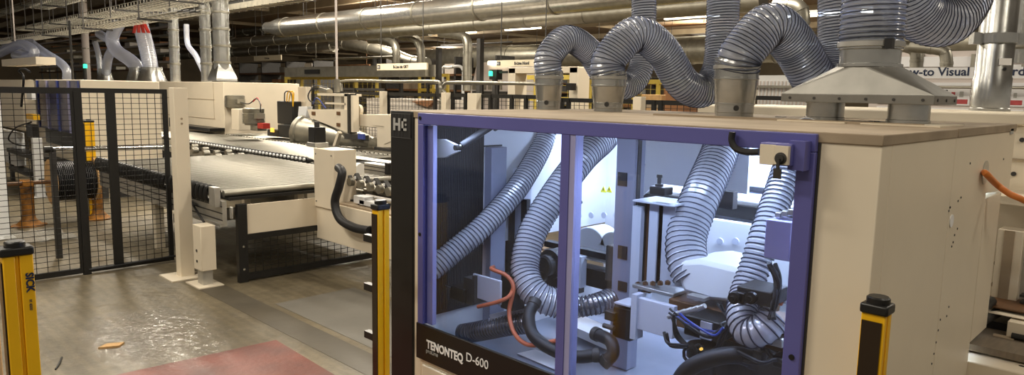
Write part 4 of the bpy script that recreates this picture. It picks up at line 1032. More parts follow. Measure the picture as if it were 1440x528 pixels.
# long cream line of machines
yl = 7.0
ln = thing('edge_banding_machine', 'long cream machine block with steel ducts on its roof beyond the roller tables', 'machine', (-17, 8, 0))
xc = AY(315, 150, yl).x
yr = yat(421, xc, 2.0)
MB().box((-28.5, yl, 0.4), (xc, yr, 2.12)).build('body', M['cream'], ln, bevel=.01)
for z in (1.25, 1.7): MB().box((-22, yl-.006, z), (xc-.5, yl, z+.012)).build('panel_joint', M['creamd'], ln)
MB().box((xc-.55, yl-.006, 1.25), (xc-.54, yl, 2.1)).build('panel_joint', M['creamd'], ln)
MB().box((-28, yl+.1, 0), (xc-.1, yr-.1, .4)).build('plinth', M['dark'], ln)
MB().box((-18.6, yl-.35, 1.0), (xc-.0, yl, 1.07)).build('black_guide', M['black'], ln)
bx = pbox(325, 153, 336, 183, yl-.1, .6).build('drive_cover', M['cream'], ln, bevel=.01)
def motor(cx, py0, py1, y, rpx, par, m='galvd'):
    a = AY(cx, py1, y); b2 = AY(cx, py0, y); r = (AY(cx+rpx, py1, y)-a).length
    prof = [(r*.8, 0), (r*.8, .02)]
    h = b2.z-a.z
    for i in range(7): prof += [(r*1.02, h*(.1+i*.09)), (r*1.02, h*(.14+i*.09)), (r*.92, h*(.15+i*.09)), (r*.92, h*(.18+i*.09))]
    prof += [(r*.95, h*.75), (r*.95, h*.96), (r*.8, h)]
    mm_ = MB().lathe((a.x, y, a.z), (0, 0, 1), prof, 18).build('motor', M[m], par)
    MB().box((a.x+r*.7, y-r*.4, a.z+h*.4), (a.x+r*1.4, y+r*.4, a.z+h*.7)).build('terminal_box', M[m], mm_); return mm_
motor(331, 134, 152, yl+.2, 6, ln); motor(357, 152, 176, yl-.3, 7, ln)
MB().tube(catmull([AY(338, 144, yl), AY(350, 146, yl-.1), AY(360, 139, yl-.2), AY(366, 146, yl-.3), AY(366, 158, yl-.3)]), .012, 7).build('cable', M['dark'], ln)
MB().tube(catmull([AY(356, 143, yl-.2), AY(362, 138, yl-.2), AY(367, 148, yl-.3)]), .012, 7).build('cable', M['red'], ln)
pbox(352, 176, 362, 184, yl-.35, .2).build('motor_foot', M['galvd'], ln); pbox(362, 173, 370, 181, yl-.35, .15).build('red_cap', M['red'], ln)
# cream gripper on the far table
y = 7.3
gp = thing('panel_gripper', 'cream gripper unit with grey barrel and black motor standing on the far roller table', 'gripper', AZ(470, 212, .96))
pbox(419, 122, 431, 180, y+.3, .12).build('upright_plate', M['cream'], gp, bevel=.004)
a, b2 = AY(428, 187, y), AY(498, 208, y-.1)
d = (b2-a).normalized(); ln_ = (b2-a).length
brl = MB().lathe(a-d*.05, d+V(0, .25, 0), [(.30, 0), (.36, 0), (.36, .10), (.33, .12), (.30, ln_*.6), (.16, ln_*1.0), (.05, ln_*1.02)], 32).build('barrel', M['galvd'], gp)
MB().lathe(a-d*.06, d+V(0, .25, 0), [(.12, 0), (.29, .005), (.29, .02)], 28).build('barrel_mouth', M['dark'], brl)
MB().prism([AY(432, 154, y-.05), AY(489, 154, y-.05), AY(489, 187, y-.05), AY(436, 166, y-.05)], (0, .1, 0)).build('bracket_plate', M['cream'], gp, bevel=.004)
MB().prism([AY(420, 150, y-.02), AY(432, 150, y-.02), AY(425, 196, y-.02), (AY(416, 196, y-.02))], (0, .12, 0)).build('side_arm', M['white'], gp, bevel=.004)
for px, py in ((440, 159), (475, 159), (475, 175)): pbox(px-2, py-2, px+3, py+3, y-.06, .02).build('slot', M['brown'], gp)
pbox(446, 131, 489, 135, y, .3).build('top_frame', M['cream'], gp); pbox(484, 131, 490, 155, y, .15).build('top_frame', M['cream'], gp); pbox(457, 144, 486, 147, y, .15).build('top_frame', M['cream'], gp)
pbox(470, 135, 480, 154, y+.05, .1).build('cylinder_block', M['alu'], gp)
q = AY(474, 130, y+.1); MB().cyl(q, q+V(0, 0, .25), .06, seg=12).build('valve', M['galvd'], gp); q = AY(452, 126, y+.1); MB().cyl(q, q+V(.3, 0, -.05), .07, seg=12).build('small_motor', M['galvd'], gp)
MB().tube(catmull([AY(460, 124, y), AY(444, 121, y), AY(434, 132, y), AY(436, 142, y), AY(450, 146, y)]), .014, 7).build('cable', M['dark'], gp)
MB().tube(catmull([AY(440, 146, y), AY(446, 138, y), AY(458, 152, y)]), .012, 7).build('cable', M['blue'], gp)
pbox(488, 132, 492, 188, y-.08, .15).build('slide_rail', M['black'], gp); pbox(493, 134, 497, 186, y-.06, .12).build('slide_plate', M['cream'], gp)
MB().bar(AY(478, 186, y-.1), AY(470, 210, y-.1), .07, .07).build('leg', M['cream'], gp)
pbox(484, 188, 512, 197, y-.1, .1).build('coupling', M['dark'], gp); pbox(503, 188, 511, 196, y-.14, .04).build('blue_cap', M['blue'], gp)
dmm = pbox(389, 142, 412, 175, y+.1, .25).build('motor_block', M['black'], gp, bevel=.02); pbox(390, 175, 414, 194, y-.1, .25).build('motor_block', M['black'], gp, bevel=.02)
for k in range(3): MB().tube(catmull([AY(400+k*3, 143, y+.1), AY(401+k*4, 130, y+.1), AY(409+k*2, 131, y+.1), AY(412, 150, y+.1)]), .012, 7).build('cable', M['yellow'] if k else M['dark'], dmm)
pbox(376, 182, 392, 192, y-.1, .2).build('motor_foot', M['dark'], gp); pbox(380, 180, 384, 186, y-.14, .03).build('amber_lens', M['amber'], gp)
arm = thing('bridge_arm', 'cream angled bridge arm between the gripper and the logo column', 'arm', AZ(540, 210, .96))
y = 7.4
am = MB().prism([AY(497, 161, y), AY(556, 161, y), AY(556, 208, y), AY(530, 208, y), AY(530, 180, y), AY(497, 177, y)], (0, .35, 0)).build('arm_body', M['cream'], arm, bevel=.01)
MB().prism([AY(520, 169, y-.01), AY(528, 162, y-.01), AY(548, 162, y-.01), AY(552, 170, y-.01), AY(552, 198, y-.01), AY(540, 203, y-.01), AY(540, 178, y-.01), AY(524, 176, y-.01)], (0, .012, 0)).build('cover', M['cream'], arm)
ear = MB().lathe(AY(503, 155, y), (0, 1, 0), [(.05, 0), (.10, 0), (.10, .06), (.05, .06)], 16).build('lifting_eye', M['cream'], arm)
pbox(526, 207, 562, 213, y-.1, .5).build('arm_foot', M['dark'], arm)

# ------------------------------------------------------------------ ducts
def duct(label, px0, py0, px1, y, r, m='galv', rings=2.2, name='air_duct', pad0=0, pad1=0):
    a = AY(px0, py0, y); x0, x1 = a.x-pad0, xat(px1, y, a.z)+pad1
    t = thing(name, label, 'duct', (x0, y, a.z))
    MB().cyl((x0, y, a.z), (x1, y, a.z), r, seg=28).build('pipe', M[m], t)
    k = 0; x = x0+.3
    while x < x1 and k < 40:
        MB().lathe((x, y, a.z), (1, 0, 0), [(r, 0), (r*1.05, .004), (r*1.05, .06), (r, .064)], 28, caps=False).build('joint_ring', M['galvd'], t)
        x += rings; k += 1
    n = 0; x = x0+1.5
    while x < x1 and n < 12:
        MB().cyl((x, y, a.z+r), (x, y, 6.3), .012, seg=6).build('hanger', M['dark'], t); x += 4.4; n += 1
    return t, a.z, x0, x1
d1, dz, dx0, dx1 = duct('thickest bright galvanised duct running across the top of the hall', 398, 39, 830, 13, .34, 'galv', 2.6, pad1=6)
duct('bright short duct high above the loop of milky hose', 26, 17, 112, 12, .22, 'whitewall', 1.8)
duct('galvanised duct crossing behind the wire cable trays', 60, 34, 250, 14, .26, 'galv', 2.2)
# its elbow and smaller branch to the left
MB().lathe((dx0-1.2, 13, dz+.05), (1, 0, -.04), [(.22, 0), (.22, .3), (.34, 1.0), (.34, 1.25)], 28, caps=False).build('reducer', M['galv'], d1)
duct('slimmer bright duct joining the thickest duct above the steel risers', 205, 25, 372, 13, .24, 'galv', 1.6)
duct('second long duct just below the thickest one', 300, 63, 845, 17, .26, 'galvd', 2.4, pad1=5)
duct('dull duct low behind the second long duct, towards the cable trays', 190, 82, 470, 21, .30, 'galvd', 2.4)
duct('dim thick duct far back above the hanging signs', 595, 83, 830, 30, .62, 'galvd', 4, pad1=20)
duct('dim far duct in the middle of the hall', 300, 48, 560, 26, .34, 'galvd', 3)
duct('bright narrow branch pipe curving towards the hanging sign', 505, 52, 605, 18, .16, 'galvd', 2)
def bendduct(label, pix, y, r, m='galvd', name='air_duct'):
    ctrl = [AY(px, py, y) for px, py in pix]; t = thing(name, label, 'duct', ctrl[-1])
    path = catmull(ctrl, 10); MB().tube(path, r, 20).build('pipe', M[m], t)
    if ctrl[0].z > 2.9:
        for k in (2, len(path)//2): MB().cyl(path[k]+V(0, 0, r), (path[k].x, path[k].y, 6.5), .014, seg=6).build('hanger', M['dark'], t)
    for k in range(6, len(path)-4, 9):
        d = (path[k+1]-path[k-1]).normalized(); MB().lathe(path[k], d, [(r, 0), (r*1.06, .004), (r*1.06, .05), (r, .054)], 20, caps=False).build('joint_ring', M['galvd'], t)
    return t
bendduct('duct bending down from the dull duct to behind the wall of yellow cells', [(468, 60), (500, 64), (545, 74), (575, 86), (600, 90)], 21, .30)
bendduct('elbow duct dropping beside the hanging B-Line bis GKT sign', [(520, 56), (545, 57), (556, 66), (557, 92), (558, 100)], 18, .17)
bendduct('second elbow duct dropping behind the sign with the bis GKT lettering', [(565, 52), (582, 54), (591, 66), (592, 92)], 17.6, .17)
bendduct('slim elbow duct dropping to the cream booth', [(620, 47), (648, 50), (657, 60), (657, 95), (657, 128)], 20, .19)
bendduct('fine bent pipe low beside the second hanging sign', [(622, 220), (623, 128), (622, 98), (632, 95), (650, 96), (651, 128), (651, 220)], 22, .07, 'white', 'bent_pipe')
bendduct('grey pipe hoop in front of the boards pallet', [(482, 330), (481, 150), (480, 122), (486, 114), (560, 115), (612, 115), (619, 122), (620, 150), (626, 330)], 9.6, .035, 'galvd', 'guard_hoop')
bendduct('grey pipe hoop between the fence and the cream booth', [(636, 328), (628, 150), (622, 128), (626, 118), (640, 116), (700, 117), (760, 118)], 9.8, .035, 'galvd', 'guard_hoop')
bendduct('slim elbow pipe above the visual standards board', [(1240, 62), (1275, 66), (1288, 74), (1288, 100)], 13.5, .10, 'galvd')
bendduct('second slim elbow pipe above the visual standards board', [(1280, 66), (1320, 70), (1330, 78), (1331, 104)], 13, .09, 'galvd')
bendduct('elbow duct hanging between the third hose and the steel hood', [(1090, 8), (1118, 10), (1126, 22), (1124, 42)], 14, .17, 'galvd')
# steel risers on the machine line
def riser(label, px, py0, py1, y, r, m='galv', foot=False):
    a = AY(px, py1, y); h = AY(px, py0, y).z-a.z
    t = thing('riser_duct', label, 'duct', a, 'upright steel risers')
    MB().lathe(a, (0, 0, 1), [(r, 0), (r, h)], 24).build('pipe', M[m], t)
    for k in range(1, 6): MB().lathe(a+V(0, 0, h*k/6), (0, 0, 1), [(r, 0), (r*1.12, .006), (r*1.12, .05), (r, .056)], 24, caps=False).build('joint_ring', M['galvd'], t)
    if foot: MB().lathe(a+V(0, 0, -.02), (0, 0, 1), [(r*1.9, 0), (r*1.9, .08), (r*1.05, .42)], 4).build('foot_cone', M['galv'], t)
    return t
riser('slim steel riser on the cream line, first from the fence side', 247, -30, 115, 7.4, .13)
riser('steel riser in the middle of the three on the cream line', 291, -30, 115, 7.4, .13)
riser('wide steel riser with flared foot on the cream line', 313, -30, 113, 7.5, .19, foot=True)
riser('thin bright riser behind the milky hoses', 123, -20, 112, 9, .14, 'whitewall')
# milky hoses on the left machines
HL = M['hoseleft']
def mhose(label, pix, y, r): hose('milky_hose', label, 'hose', [AY(px, py, y) for px, py in pix], r, .07, HL, M['wirein'], 'milky extraction hoses above the cream machines', amp=.02, helix=False, seg=16)
mhose('milky hose bending in an S beside the one with red tape', [(168, 30), (158, 52), (163, 70), (182, 84), (193, 96), (194, 112)], 7.6, .20)
mhose('wide milky hose hung on red tape', [(197, 32), (203, 55), (209, 80), (214, 112)], 7.8, .22)
mhose('milky hose crossing behind the S shaped hose', [(140, 48), (160, 62), (152, 82), (148, 112)], 8.2, .15)
mhose('thin milky hose running straight down next to the crossing hose', [(134, 60), (139, 80), (142, 112)], 8.6, .10)
mhose('milky hose curving down to the cream machine beside the blue window', [(40, 57), (60, 72), (82, 86), (93, 98), (94, 112)], 5, .10)
mhose('milky hose lying in a loop above the machine housing', [(-10, 80), (10, 70), (30, 62), (48, 72), (40, 80), (22, 78)], 4.6, .12)
mhose('thick milky hose bundled behind the loop', [(0, 62), (20, 66), (45, 76), (58, 80)], 5.2, .14)
mhose('blue tinted thin hose between the steel risers', [(262, 34), (264, 62), (275, 78), (286, 100)], 7.8, .07)
ft = MB(); 
for k in range(4): ft.bar(AY(192+k*3, 30, 7.5), AY(188+k*7, 46, 7.5), .09, .03)
single(ft, 'barrier_tape', M['red'], 'red and white tape tied round the top of a milky hose', 'tape')
tw = MB()
for k in range(3): tw.bar(AY(194+k*4, 35, 7.48), AY(193+k*6, 42, 7.48), .05, .03)
hc = EACH()
for px, py, y, r in ((148, 112, 8.2, .2), (194, 113, 7.6, .24), (214, 113, 7.8, .3)):
    a = AY(px, py, y); t = single(MB().lathe(a-V(0, 0, .06), (0, 0, 1), [(r*1.5, 0), (r*1.4, .05), (r, .35), (r, .45)], 20), 'hose_socket', M['galv'],
      {148: 'steel socket under the crossing milky hose', 194: 'steel socket under the S shaped milky hose', 214: 'flared steel socket under the hose with red tape'}[px], 'socket', 'steel hose sockets')
# ------------------------------------------------------------------ wire cable trays under the roof
def tray(label, px0, py0, px1, y, wdt, pad0=2.0, rods=3, h=.09, step=.22):
    a = AY(px0, py0, y); x0, x1 = a.x-pad0, xat(px1, y, a.z); z = a.z
    t = thing('cable_tray', label, 'cable tray', (x0, y, z), 'wire cable trays')
    mb = MB()
    for k in range(6): mb.bar((x0, y-wdt/2+wdt*k/5, z), (x1, y-wdt/2+wdt*k/5, z), .008)
    for s in (-1, 1): mb.bar((x0, y+s*wdt/2, z+h), (x1, y+s*wdt/2, z+h), .014)
    n = int((x1-x0)/step)
    for k in range(n+1):
        x = x0+step*k; mb.bar((x, y-wdt/2, z), (x, y+wdt/2, z), .008)
        for s in (-1, 1): mb.bar((x, y+s*wdt/2, z), (x, y+s*wdt/2, z+h), .008)
    mb.build('wire_basket', M['tray'], t, smooth=False)
    cbm = EACH()
    for k in range(4):
        yy = y-wdt*.3+k*wdt*.2
        pts = [V(x0+(x1-x0)*i/9, yy+rf.uniform(-.03, .03), z+.02+rf.uniform(0, .02)) for i in range(10)]
        cbm.tube(catmull(pts, 5), .016, 6)
    cbm.build('cable', M['blackm'], t)
    for k in range(rods):
        x = x0+(x1-x0)*(k+.5)/rods
        MB().box((x-.02, y-wdt/2-.06, z-.045), (x+.02, y+wdt/2+.06, z-.005)).build('cross_bar', M['dark'], t)
        for s in (-1, 1): MB().bar((x, y+s*(wdt/2+.03), z-.05), (x, y+s*(wdt/2+.03), 6.4), .02).build('hanger_rod', M['dark'], t)
    return t
tray('wire cable tray running lowest, over the mesh fence', 0, 62, 270, 5.0, .5, rods=5)
tray('wide wire cable tray above the milky hoses', 60, 40, 300, 6.5, .8, rods=5)
tray('wire cable tray passing over the steel risers', 120, 34, 335, 7.45, .5, rods=4)
tray('wire cable tray high over the cream line', 0, 20, 430, 8.3, .6, rods=6)
tray('wire cable tray highest, near the top of the picture', 80, 6, 300, 5.7, .5, rods=4)
tw_ = MB(); a = AY(335, 12, 9.0); b2x = xat(430, 9.0, a.z)
tb = thing('cable_channel', 'light box channel with slanting stripes ending over the thick duct', 'cable channel', (a.x, 9, a.z))
MB().box((a.x-6, 8.8, a.z-.05), (b2x, 9.2, a.z+.10)).build('channel_body', M['tray'], tb)
for x in (a.x-4, a.x, b2x-.3): MB().cyl((x, 9, a.z+.1), (x, 9, 6.5), .014, seg=6).build('hanger', M['dark'], tb)
for k in range(22): x = b2x-.2-k*.42; MB().bar((x, 8.79, a.z-.055), (x+.3, 9.21, a.z-.055), .05, .02).build('channel_strap', M['dark'], tb)
def pole(label, px, py0, py1, y, r, m): a, b2 = AY(px, py0, y), AY(px, py1, y); single(MB().cyl((b2.x, y, b2.z), (b2.x, y, a.z), r, seg=10), 'hanging_pole', M[m], label, 'pole', 'thin poles hanging from the roof')
pole('thin bright pole coming down to the gripper', 474, -40, 126, 7.4, .022, 'whitewall')
pole('thin white pole near the picture edge in front of the cable trays', 21, -40, 58, 4.4, .018, 'whitewall')
pole('thin black pole down to the mesh fence', 103, 28, 120, 3.8, .02, 'black')
pole('short green lit signal pole behind the blue window machine', 120, 96, 112, 8, .06, 'dark')
single(MB().lathe(AY(120, 96, 8), (0, 0, 1), [(.07, 0), (.07, .14), (.03, .16)], 14), 'signal_beacon', M['green'], 'small green lit beacon above the blue window machine', 'signal light')

# ------------------------------------------------------------------ back fences, cells and portals
def hfence(label, px0, px1, y, z1, posts, z0=.05, m='black', mesh=True, post_m='black', group='fences across the hall'):
    x0, x1 = xat(px0, y, z1), xat(px1, y, z1)
    t = thing('guard_fence', label, 'fence', ((x0+x1)/2, y, 0), group)
    MB().box((x0, y-.02, z1-.07), (x1, y+.02, z1)).build('rail', M[m], t); MB().box((x0, y-.02, z0), (x1, y+.02, z0+.05)).build('rail', M[m], t)
    for p in posts:
        x = xat(p, y, z1); MB().box((x-.03, y-.03, 0), (x+.03, y+.03, z1)).build('post', M[post_m], t)
    if mesh: wire_mesh('wire_mesh', t, (x0, y, z0), (x1-x0, 0, 0), (0, 0, z1-z0-.05), max(4, int((x1-x0)/.11)), 26, .007, M[m])
    return t
hfence('black mesh fence behind the bridge arm, in front of the white boards', 470, 628, 9.0, 1.96, (475, 546, 612))
hfence('black mesh fence between the cream posts and the first hose', 636, 765, 9.0, 1.97, (637, 655, 690, 720, 740, 762))
hfence('black mesh fence between the first and second hose', 780, 1000, 9.4, 1.93, (790, 800, 850, 920, 930, 1000))
hfence('dark grey mesh fence behind the gripper', 418, 540, 11, 2.05, (420, 440, 470, 500), m='dark')
hfence('tall black rail fence in front of the cream booth', 600, 712, 11.8, 2.24, (602, 618, 640, 678, 700), mesh=False)
for px, y, w_, lab in ((539, 8.9, .12, 'cream post at the corner of the white boards'), (627, 8.9, .14, 'cream post before the pipe hoops'), (667, 8.9, .25, 'wide cream post left of the first roof collar'),
                   (899, 8.6, .14, 'cream post seen under the arch of the middle hose')):
    x = xat(px, y, 1.9); t = thing('fence_post', lab, 'post', (x, y, 0), 'cream fence posts across the hall')
    MB().box((x-w_/2, y-.06, .01), (x+w_/2, y+.06, 1.98)).build('post_body', M['cream'], t, bevel=.004); MB().box((x-w_, y-.12, 0), (x+w_, y+.12, .012)).build('base_plate', M['cream'], t)
def cell(label, px0, px1, py, y, dep, bars=5):
    a = AY(px0, py, y); x0, x1 = a.x, xat(px1, y, a.z); zt = a.z
    t = thing('safety_cell', label, 'safety cell', ((x0+x1)/2, y, 0), 'yellow safety cells')
    for k in range(bars+1):
        x = x0+(x1-x0)*k/bars
        MB().box((x-.045, y-.045, 0), (x+.045, y+.045, zt)).build('post', M['paleyellow'], t)
    for z in (zt-.12, zt-.7, .3): MB().box((x0, y-.04, z), (x1, y+.04, z+.12)).build('rail', M['paleyellow'], t)
    wire_mesh('wire_mesh', t, (x0, y, .3), (x1-x0, 0, 0), (0, 0, zt-.4), int((x1-x0)/.3), 12, .008, M['paleyellow'])
    return t
cell('yellow safety cell under the grey roof beam', 402, 530, 108, 15, 3)
cell('yellow safety cell behind the cream portal', 728, 812, 106, 14.5, 3, 3)
cell('yellow safety cell far behind the pipe hoops', 590, 630, 104, 18, 3, 2)
cell('yellow safety cell seen under the middle hose', 830, 1000, 112, 17, 3, 5)
cell('yellow safety cell behind the steel risers', 350, 402, 116, 17, 3, 2)
rbm = pbox(400, 95, 598, 108, 14.6, .6); single(rbm, 'roof_beam', M['galvd'], 'long grey box beam lying over the yellow safety cell', 'beam')
sgn = single(pbox(428, 98, 448, 104, 14.55, .05), 'beam_plate', M['black'], 'small dark plate on the grey box beam', 'plate')
def sign(label, px0, py0, px1, py1, y, words_, size, logo=True):
    a = AY(px0, py0, y); b2 = AY(px0, py1, y); x1 = xat(px1, y, a.z)
    t = thing('hanging_sign', label, 'sign', ((a.x+x1)/2, y, b2.z), 'hanging signs')
    MB().box((a.x, y, b2.z), (x1, y+.05, a.z)).build('board', M['sign'], t)
    for f_ in (.08, .92): x = a.x+(x1-a.x)*f_; MB().cyl((x, y+.02, a.z), (x, y+.02, 6.3), .012, seg=6).build('hanger', M['dark'], t)
    h = a.z-b2.z
    if logo:
        MB().box((a.x+h*.15, y-.006, b2.z+h*.2), (a.x+h*.9, y, a.z-h*.2)).build('logo_square', M['ink'], t); text('F2', 'lettering', M['whiteink'], t, (a.x+h*.25, y-.01, b2.z+h*.3), (1, 0, 0), (0, 0, 1), h*.5, .003)
    if words_: text(words_, 'lettering', M['ink'], t, ((a.x+x1)/2, y-.006, b2.z+h*.28), (1, 0, 0), (0, 0, 1), h*size, .003, 'CENTER', bold=h*.012)
    return t
sign('cream hanging sign lettered B-Line bis GKT over the pipe hoops', 530, 90, 600, 99, 11.5, 'B-Line bis GKT', .62)
sign('cream hanging sign lettered B-Line with F2 square, behind the first hose', 698, 85, 772, 94, 12, 'B-Line Nord', .62)
sign('small white hanging sign lettered in grey beyond the steel risers', 357, 79, 395, 86, 18, 'F2 B-Line', .5, False)
# white boards and carton on a pallet
bs = pbox(515, 138, 580, 165, 10.2, 1.4)
pl_ = thing('board_stack', 'pallet stack of white boards behind the black mesh fence', 'stack', bs.base())
a = AY(515, 138, 10.2); x1 = xat(618, 10.2, 1.8)
for k in range(9): MB().box((a.x+.01*(k % 3), 10.2+.01*(k % 2), .15+k*.185), (x1-.015*(k % 2), 11.4, .15+k*.185+.175)).build('board', M['sheet'], pl_)
MB().box((a.x, 10.2, 0), (x1, 11.4, .15)).build('pallet', M['wood'], pl_)
ct = thing('carton', 'brown open carton lying on the white boards', 'carton', AY(600, 146, 10.4))
q = [AY(578, 143, 10.1), AY(612, 141, 10.1), AY(601, 151, 10.1)]
MB().prism([(p.x, 10.1, p.z) for p in q], (0, .9, 0)).build('carton_body', M['card'], ct)
single(pbox(606, 144, 615, 155, 10.25, .4), 'film_bundle', M['white'], 'white bundle of film beside the brown carton', 'bundle')
# cream portal frame
po = thing('portal_frame', 'cream portal frame behind the first hose collar', 'portal', (xat(765, 10.5, 2), 10.5, 0))
pbox(715, 95, 812, 103, 10.5, .35).build('lintel', M['cream'], po, bevel=.006); 
for px0, px1 in ((714, 724), (800, 812)):
    x0, x1 = xat(px0, 10.5, 2), xat(px1, 10.5, 2); MB().box((x0, 10.5, 0), (x1, 10.85, AY(715, 96, 10.5).z)).build('column', M['cream'], po, bevel=.006)
q = pbox(796, 117, 803, 127, 10.3, .15).build('control_panel', M['black'], po, bevel=.004)
arm2 = thing('control_arm', 'dark control arm with green light beside the cream portal', 'control arm', AY(692, 108, 12.1))
pbox(688, 98, 698, 112, 12.1, .2).build('panel', M['black'], arm2, bevel=.004); pbox(697, 100, 716, 103, 12.15, .1).build('arm_tube', M['black'], arm2); qc = AY(694, 112, 12.2); MB().box((qc.x-.05, 12.2, 0), (qc.x+.05, 12.3, qc.z)).build('column', M['dark'], arm2)
MB().lathe(AY(690, 107, 12.0), (0, 0, 1), [(.05, 0), (.05, .1), (.03, .12)], 14).build('signal_light', M['green'], arm2, label='small green light')
bo = thing('cream_booth', 'pale booth with sloping side and glazed front across the hall', 'booth', (xat(690, 16, 1), 16, 0))
MB().prism([AY(662, 128, 16), AY(671, 88, 16), AY(684, 88, 16), AY(716, 95, 16), AY(716, 175, 16), AY(660, 175, 16)], (0, 2.5, 0)).build('booth_body', M['whitewall'], bo)
for k in range(4): pbox(664+k*11, 116, 672+k*11, 126, 15.97, .03).build('booth_window', M['galvd'], bo)
pbox(664, 128, 712, 132, 15.95, .05).build('booth_sill', M['dark'], bo); pbox(686, 86, 712, 91, 15.9, .1).build('booth_lamp', M['lamp'], bo)
wb = thing('white_container', 'white ribbed container on a black rail between the tall collar and the hood', 'container', AY(1100, 125, 12))
x0, x1 = xat(1066, 12, 2.1), xat(1140, 12, 2.1); zt = AY(1100, 106, 12).z
MB().box((x0, 12, 1.2), (x1, 13, zt)).build('container_body', M['white'], wb)
for k in range(14): x = x0+(x1-x0)*(k+.5)/14; MB().box((x-.012, 11.985, 1.25), (x+.012, 12, zt-.1)).build('rib', M['whitewall'], wb)
MB().box((x0-.3, 11.9, 2.17), (x1, 11.95, 2.21)).build('rail', M['galvd'], wb); MB().box((x0-.5, 11.6, 1.96), (x1, 11.75, 2.03)).build('rail', M['black'], wb)
MB().box((x0, 12, 0), (x1, 13, 1.2)).build('stand', M['dark'], wb)
for i, (py, mm) in enumerate(((62, 'whitewall'), (70, 'galvd'), (78, 'whitewall'), (87, 'galvd'), (95, 'whitewall'), (102, 'brown'))):
    a = AY(55, py, 16); x1 = xat(245, 16, a.z)
    t = thing('storage_beam', 'pale horizontal beam behind the milky hoses, %s' % ('topmost', 'second from the top', 'third from the top', 'third from the bottom', 'second from the bottom', 'lowest')[i], 'beam', (a.x, 16, a.z), 'horizontal beams behind the milky hoses')
    MB().box((a.x, 16, a.z-.06), (x1, 16.08, a.z+.06)).build('beam_body', M[mm], t)
    for k in range(5):
        x = a.x+(x1-a.x)*(k+rf.uniform(.1, .7))/5; MB().box((x, 16.1, a.z+.06), (x+rf.uniform(.5, 1.2), 16.7, a.z+rf.uniform(.15, .34))).build('stored_bundle', M[rf.choice(['sheet', 'card', 'galvd', 'dark', 'creamd'])], t)
for k in range(6):
    x = AY(55, 80, 16).x+k*2.6; single(MB().box((x-.06, 16.1, 0), (x+.06, 16.2, 3.6)), 'rack_upright', M['dark'], 'dark rack upright carrying the pale beams behind the milky hoses', 'upright', 'rack uprights')
for px0, py0, px1, lab in ((902, 133, 930, 'tan carton on the black fence side under the middle hose'), (936, 128, 962, 'taller brown carton beside the tan one under the middle hose')):
    a = AY(px0, py0, 11.5); x1 = xat(px1, 11.5, a.z)
    t = thing('carton', lab, 'carton', ((a.x+x1)/2, 11.9, 0), 'cartons under the middle hose')
    MB().box((a.x, 11.5, .15), (x1, 12.3, a.z)).build('carton_body', M['wood' if px0 < 910 else 'card'], t, bevel=.01); MB().box((a.x, 11.5, 0), (x1, 12.3, .15)).build('pallet', M['wood'], t)
    MB().box((a.x, 11.495, a.z-.25), (x1, 11.5, a.z-.18)).build('tape_strip', M['creamd'], t)
# dark racks and machinery filling the depth of the hall
rr_ = random.Random(11)
rack_at = [(-60, 44, 'between the cable trays'), (-46, 46, 'left of the hanging signs'), (-34, 46, 'beyond the pipe hoops'), (-24, 46, 'behind the cream portal'), (-12, 46, 'behind the hoses'), (-44, 20, 'behind the risers'), (-34, 24, 'behind the yellow cell')]
for i, (x, y, where) in enumerate(rack_at):
    t = thing('storage_rack', 'tall dim storage rack standing far '+where, 'rack', (x, y, 0), 'storage racks far across the hall')
    wdt, hgt = 9, 3.3+rr_.uniform(-.3, .5)
    for k in range(4): MB().box((x+wdt*k/3-.06, y, 0), (x+wdt*k/3+.06, y+1.2, hgt)).build('upright', M['dark'], t)
    for z in (1.0, 2.0, 2.8): MB().box((x, y, z), (x+wdt, y+1.2, z+.1)).build('shelf', M['brown'], t)
    for k in range(9):
        xx = x+.3+k*.95; zz = (1.1, 2.1, 2.9)[k % 3]; hh = rr_.uniform(.3, .6)
        MB().box((xx, y+.1, zz), (xx+.75, y+1.0, zz+hh)).build('carton', M[rr_.choice(['card', 'sheet', 'greyink', 'creamd', 'galvd'])], t)
for i, (px, py, px1, y, r) in enumerate(((330, 90, 470, 24, .05), (330, 96, 520, 23, .04), (440, 84, 560, 19, .05), (620, 64, 720, 26, .04), (880, 40, 1000, 24, .05), (900, 56, 1010, 24, .05), (560, 44, 760, 30, .05))):
    a = AY(px, py, y); x1 = xat(px1, y, a.z)
    single(MB().cyl((a.x, y, a.z), (x1, y, a.z), r, seg=10).cyl((a.x+.3, y, a.z), (a.x+.3, y, 6.5), .012, seg=6).cyl((x1-.3, y, a.z), (x1-.3, y, 6.5), .012, seg=6), 'service_pipe', M[('dark', 'brown', 'galvd')[i % 3]],
        ['thin dark pipe under the steel ducts beyond the risers', 'thin brown pipe just above the yellow cell', 'thin grey pipe behind the bright pole', 'thin dark pipe above the cream booth', 'thin brown pipe between the vertical hoses, upper', 'thin grey pipe between the vertical hoses, lower', 'thin dark pipe high under the roof'][i], 'pipe', 'service pipes')
for i, (px, y, lab) in enumerate(((533, 19, 'dark steel frame post left of the elbow duct'), (527, 18.5, 'thin dark frame post in front of the elbow ducts'), (564, 20, 'dark frame post between the two elbow ducts'), (617, 15, 'thin dark mast beside the slim elbow duct'), (675, 13, 'thin dark mast in front of the booth'))):
    x = xat(px, y, 2.5); single(MB().box((x-.07, y-.07, 0), (x+.07, y+.07, 3.4)), 'steel_mast', M['dark'], lab, 'mast', 'dark steel masts')

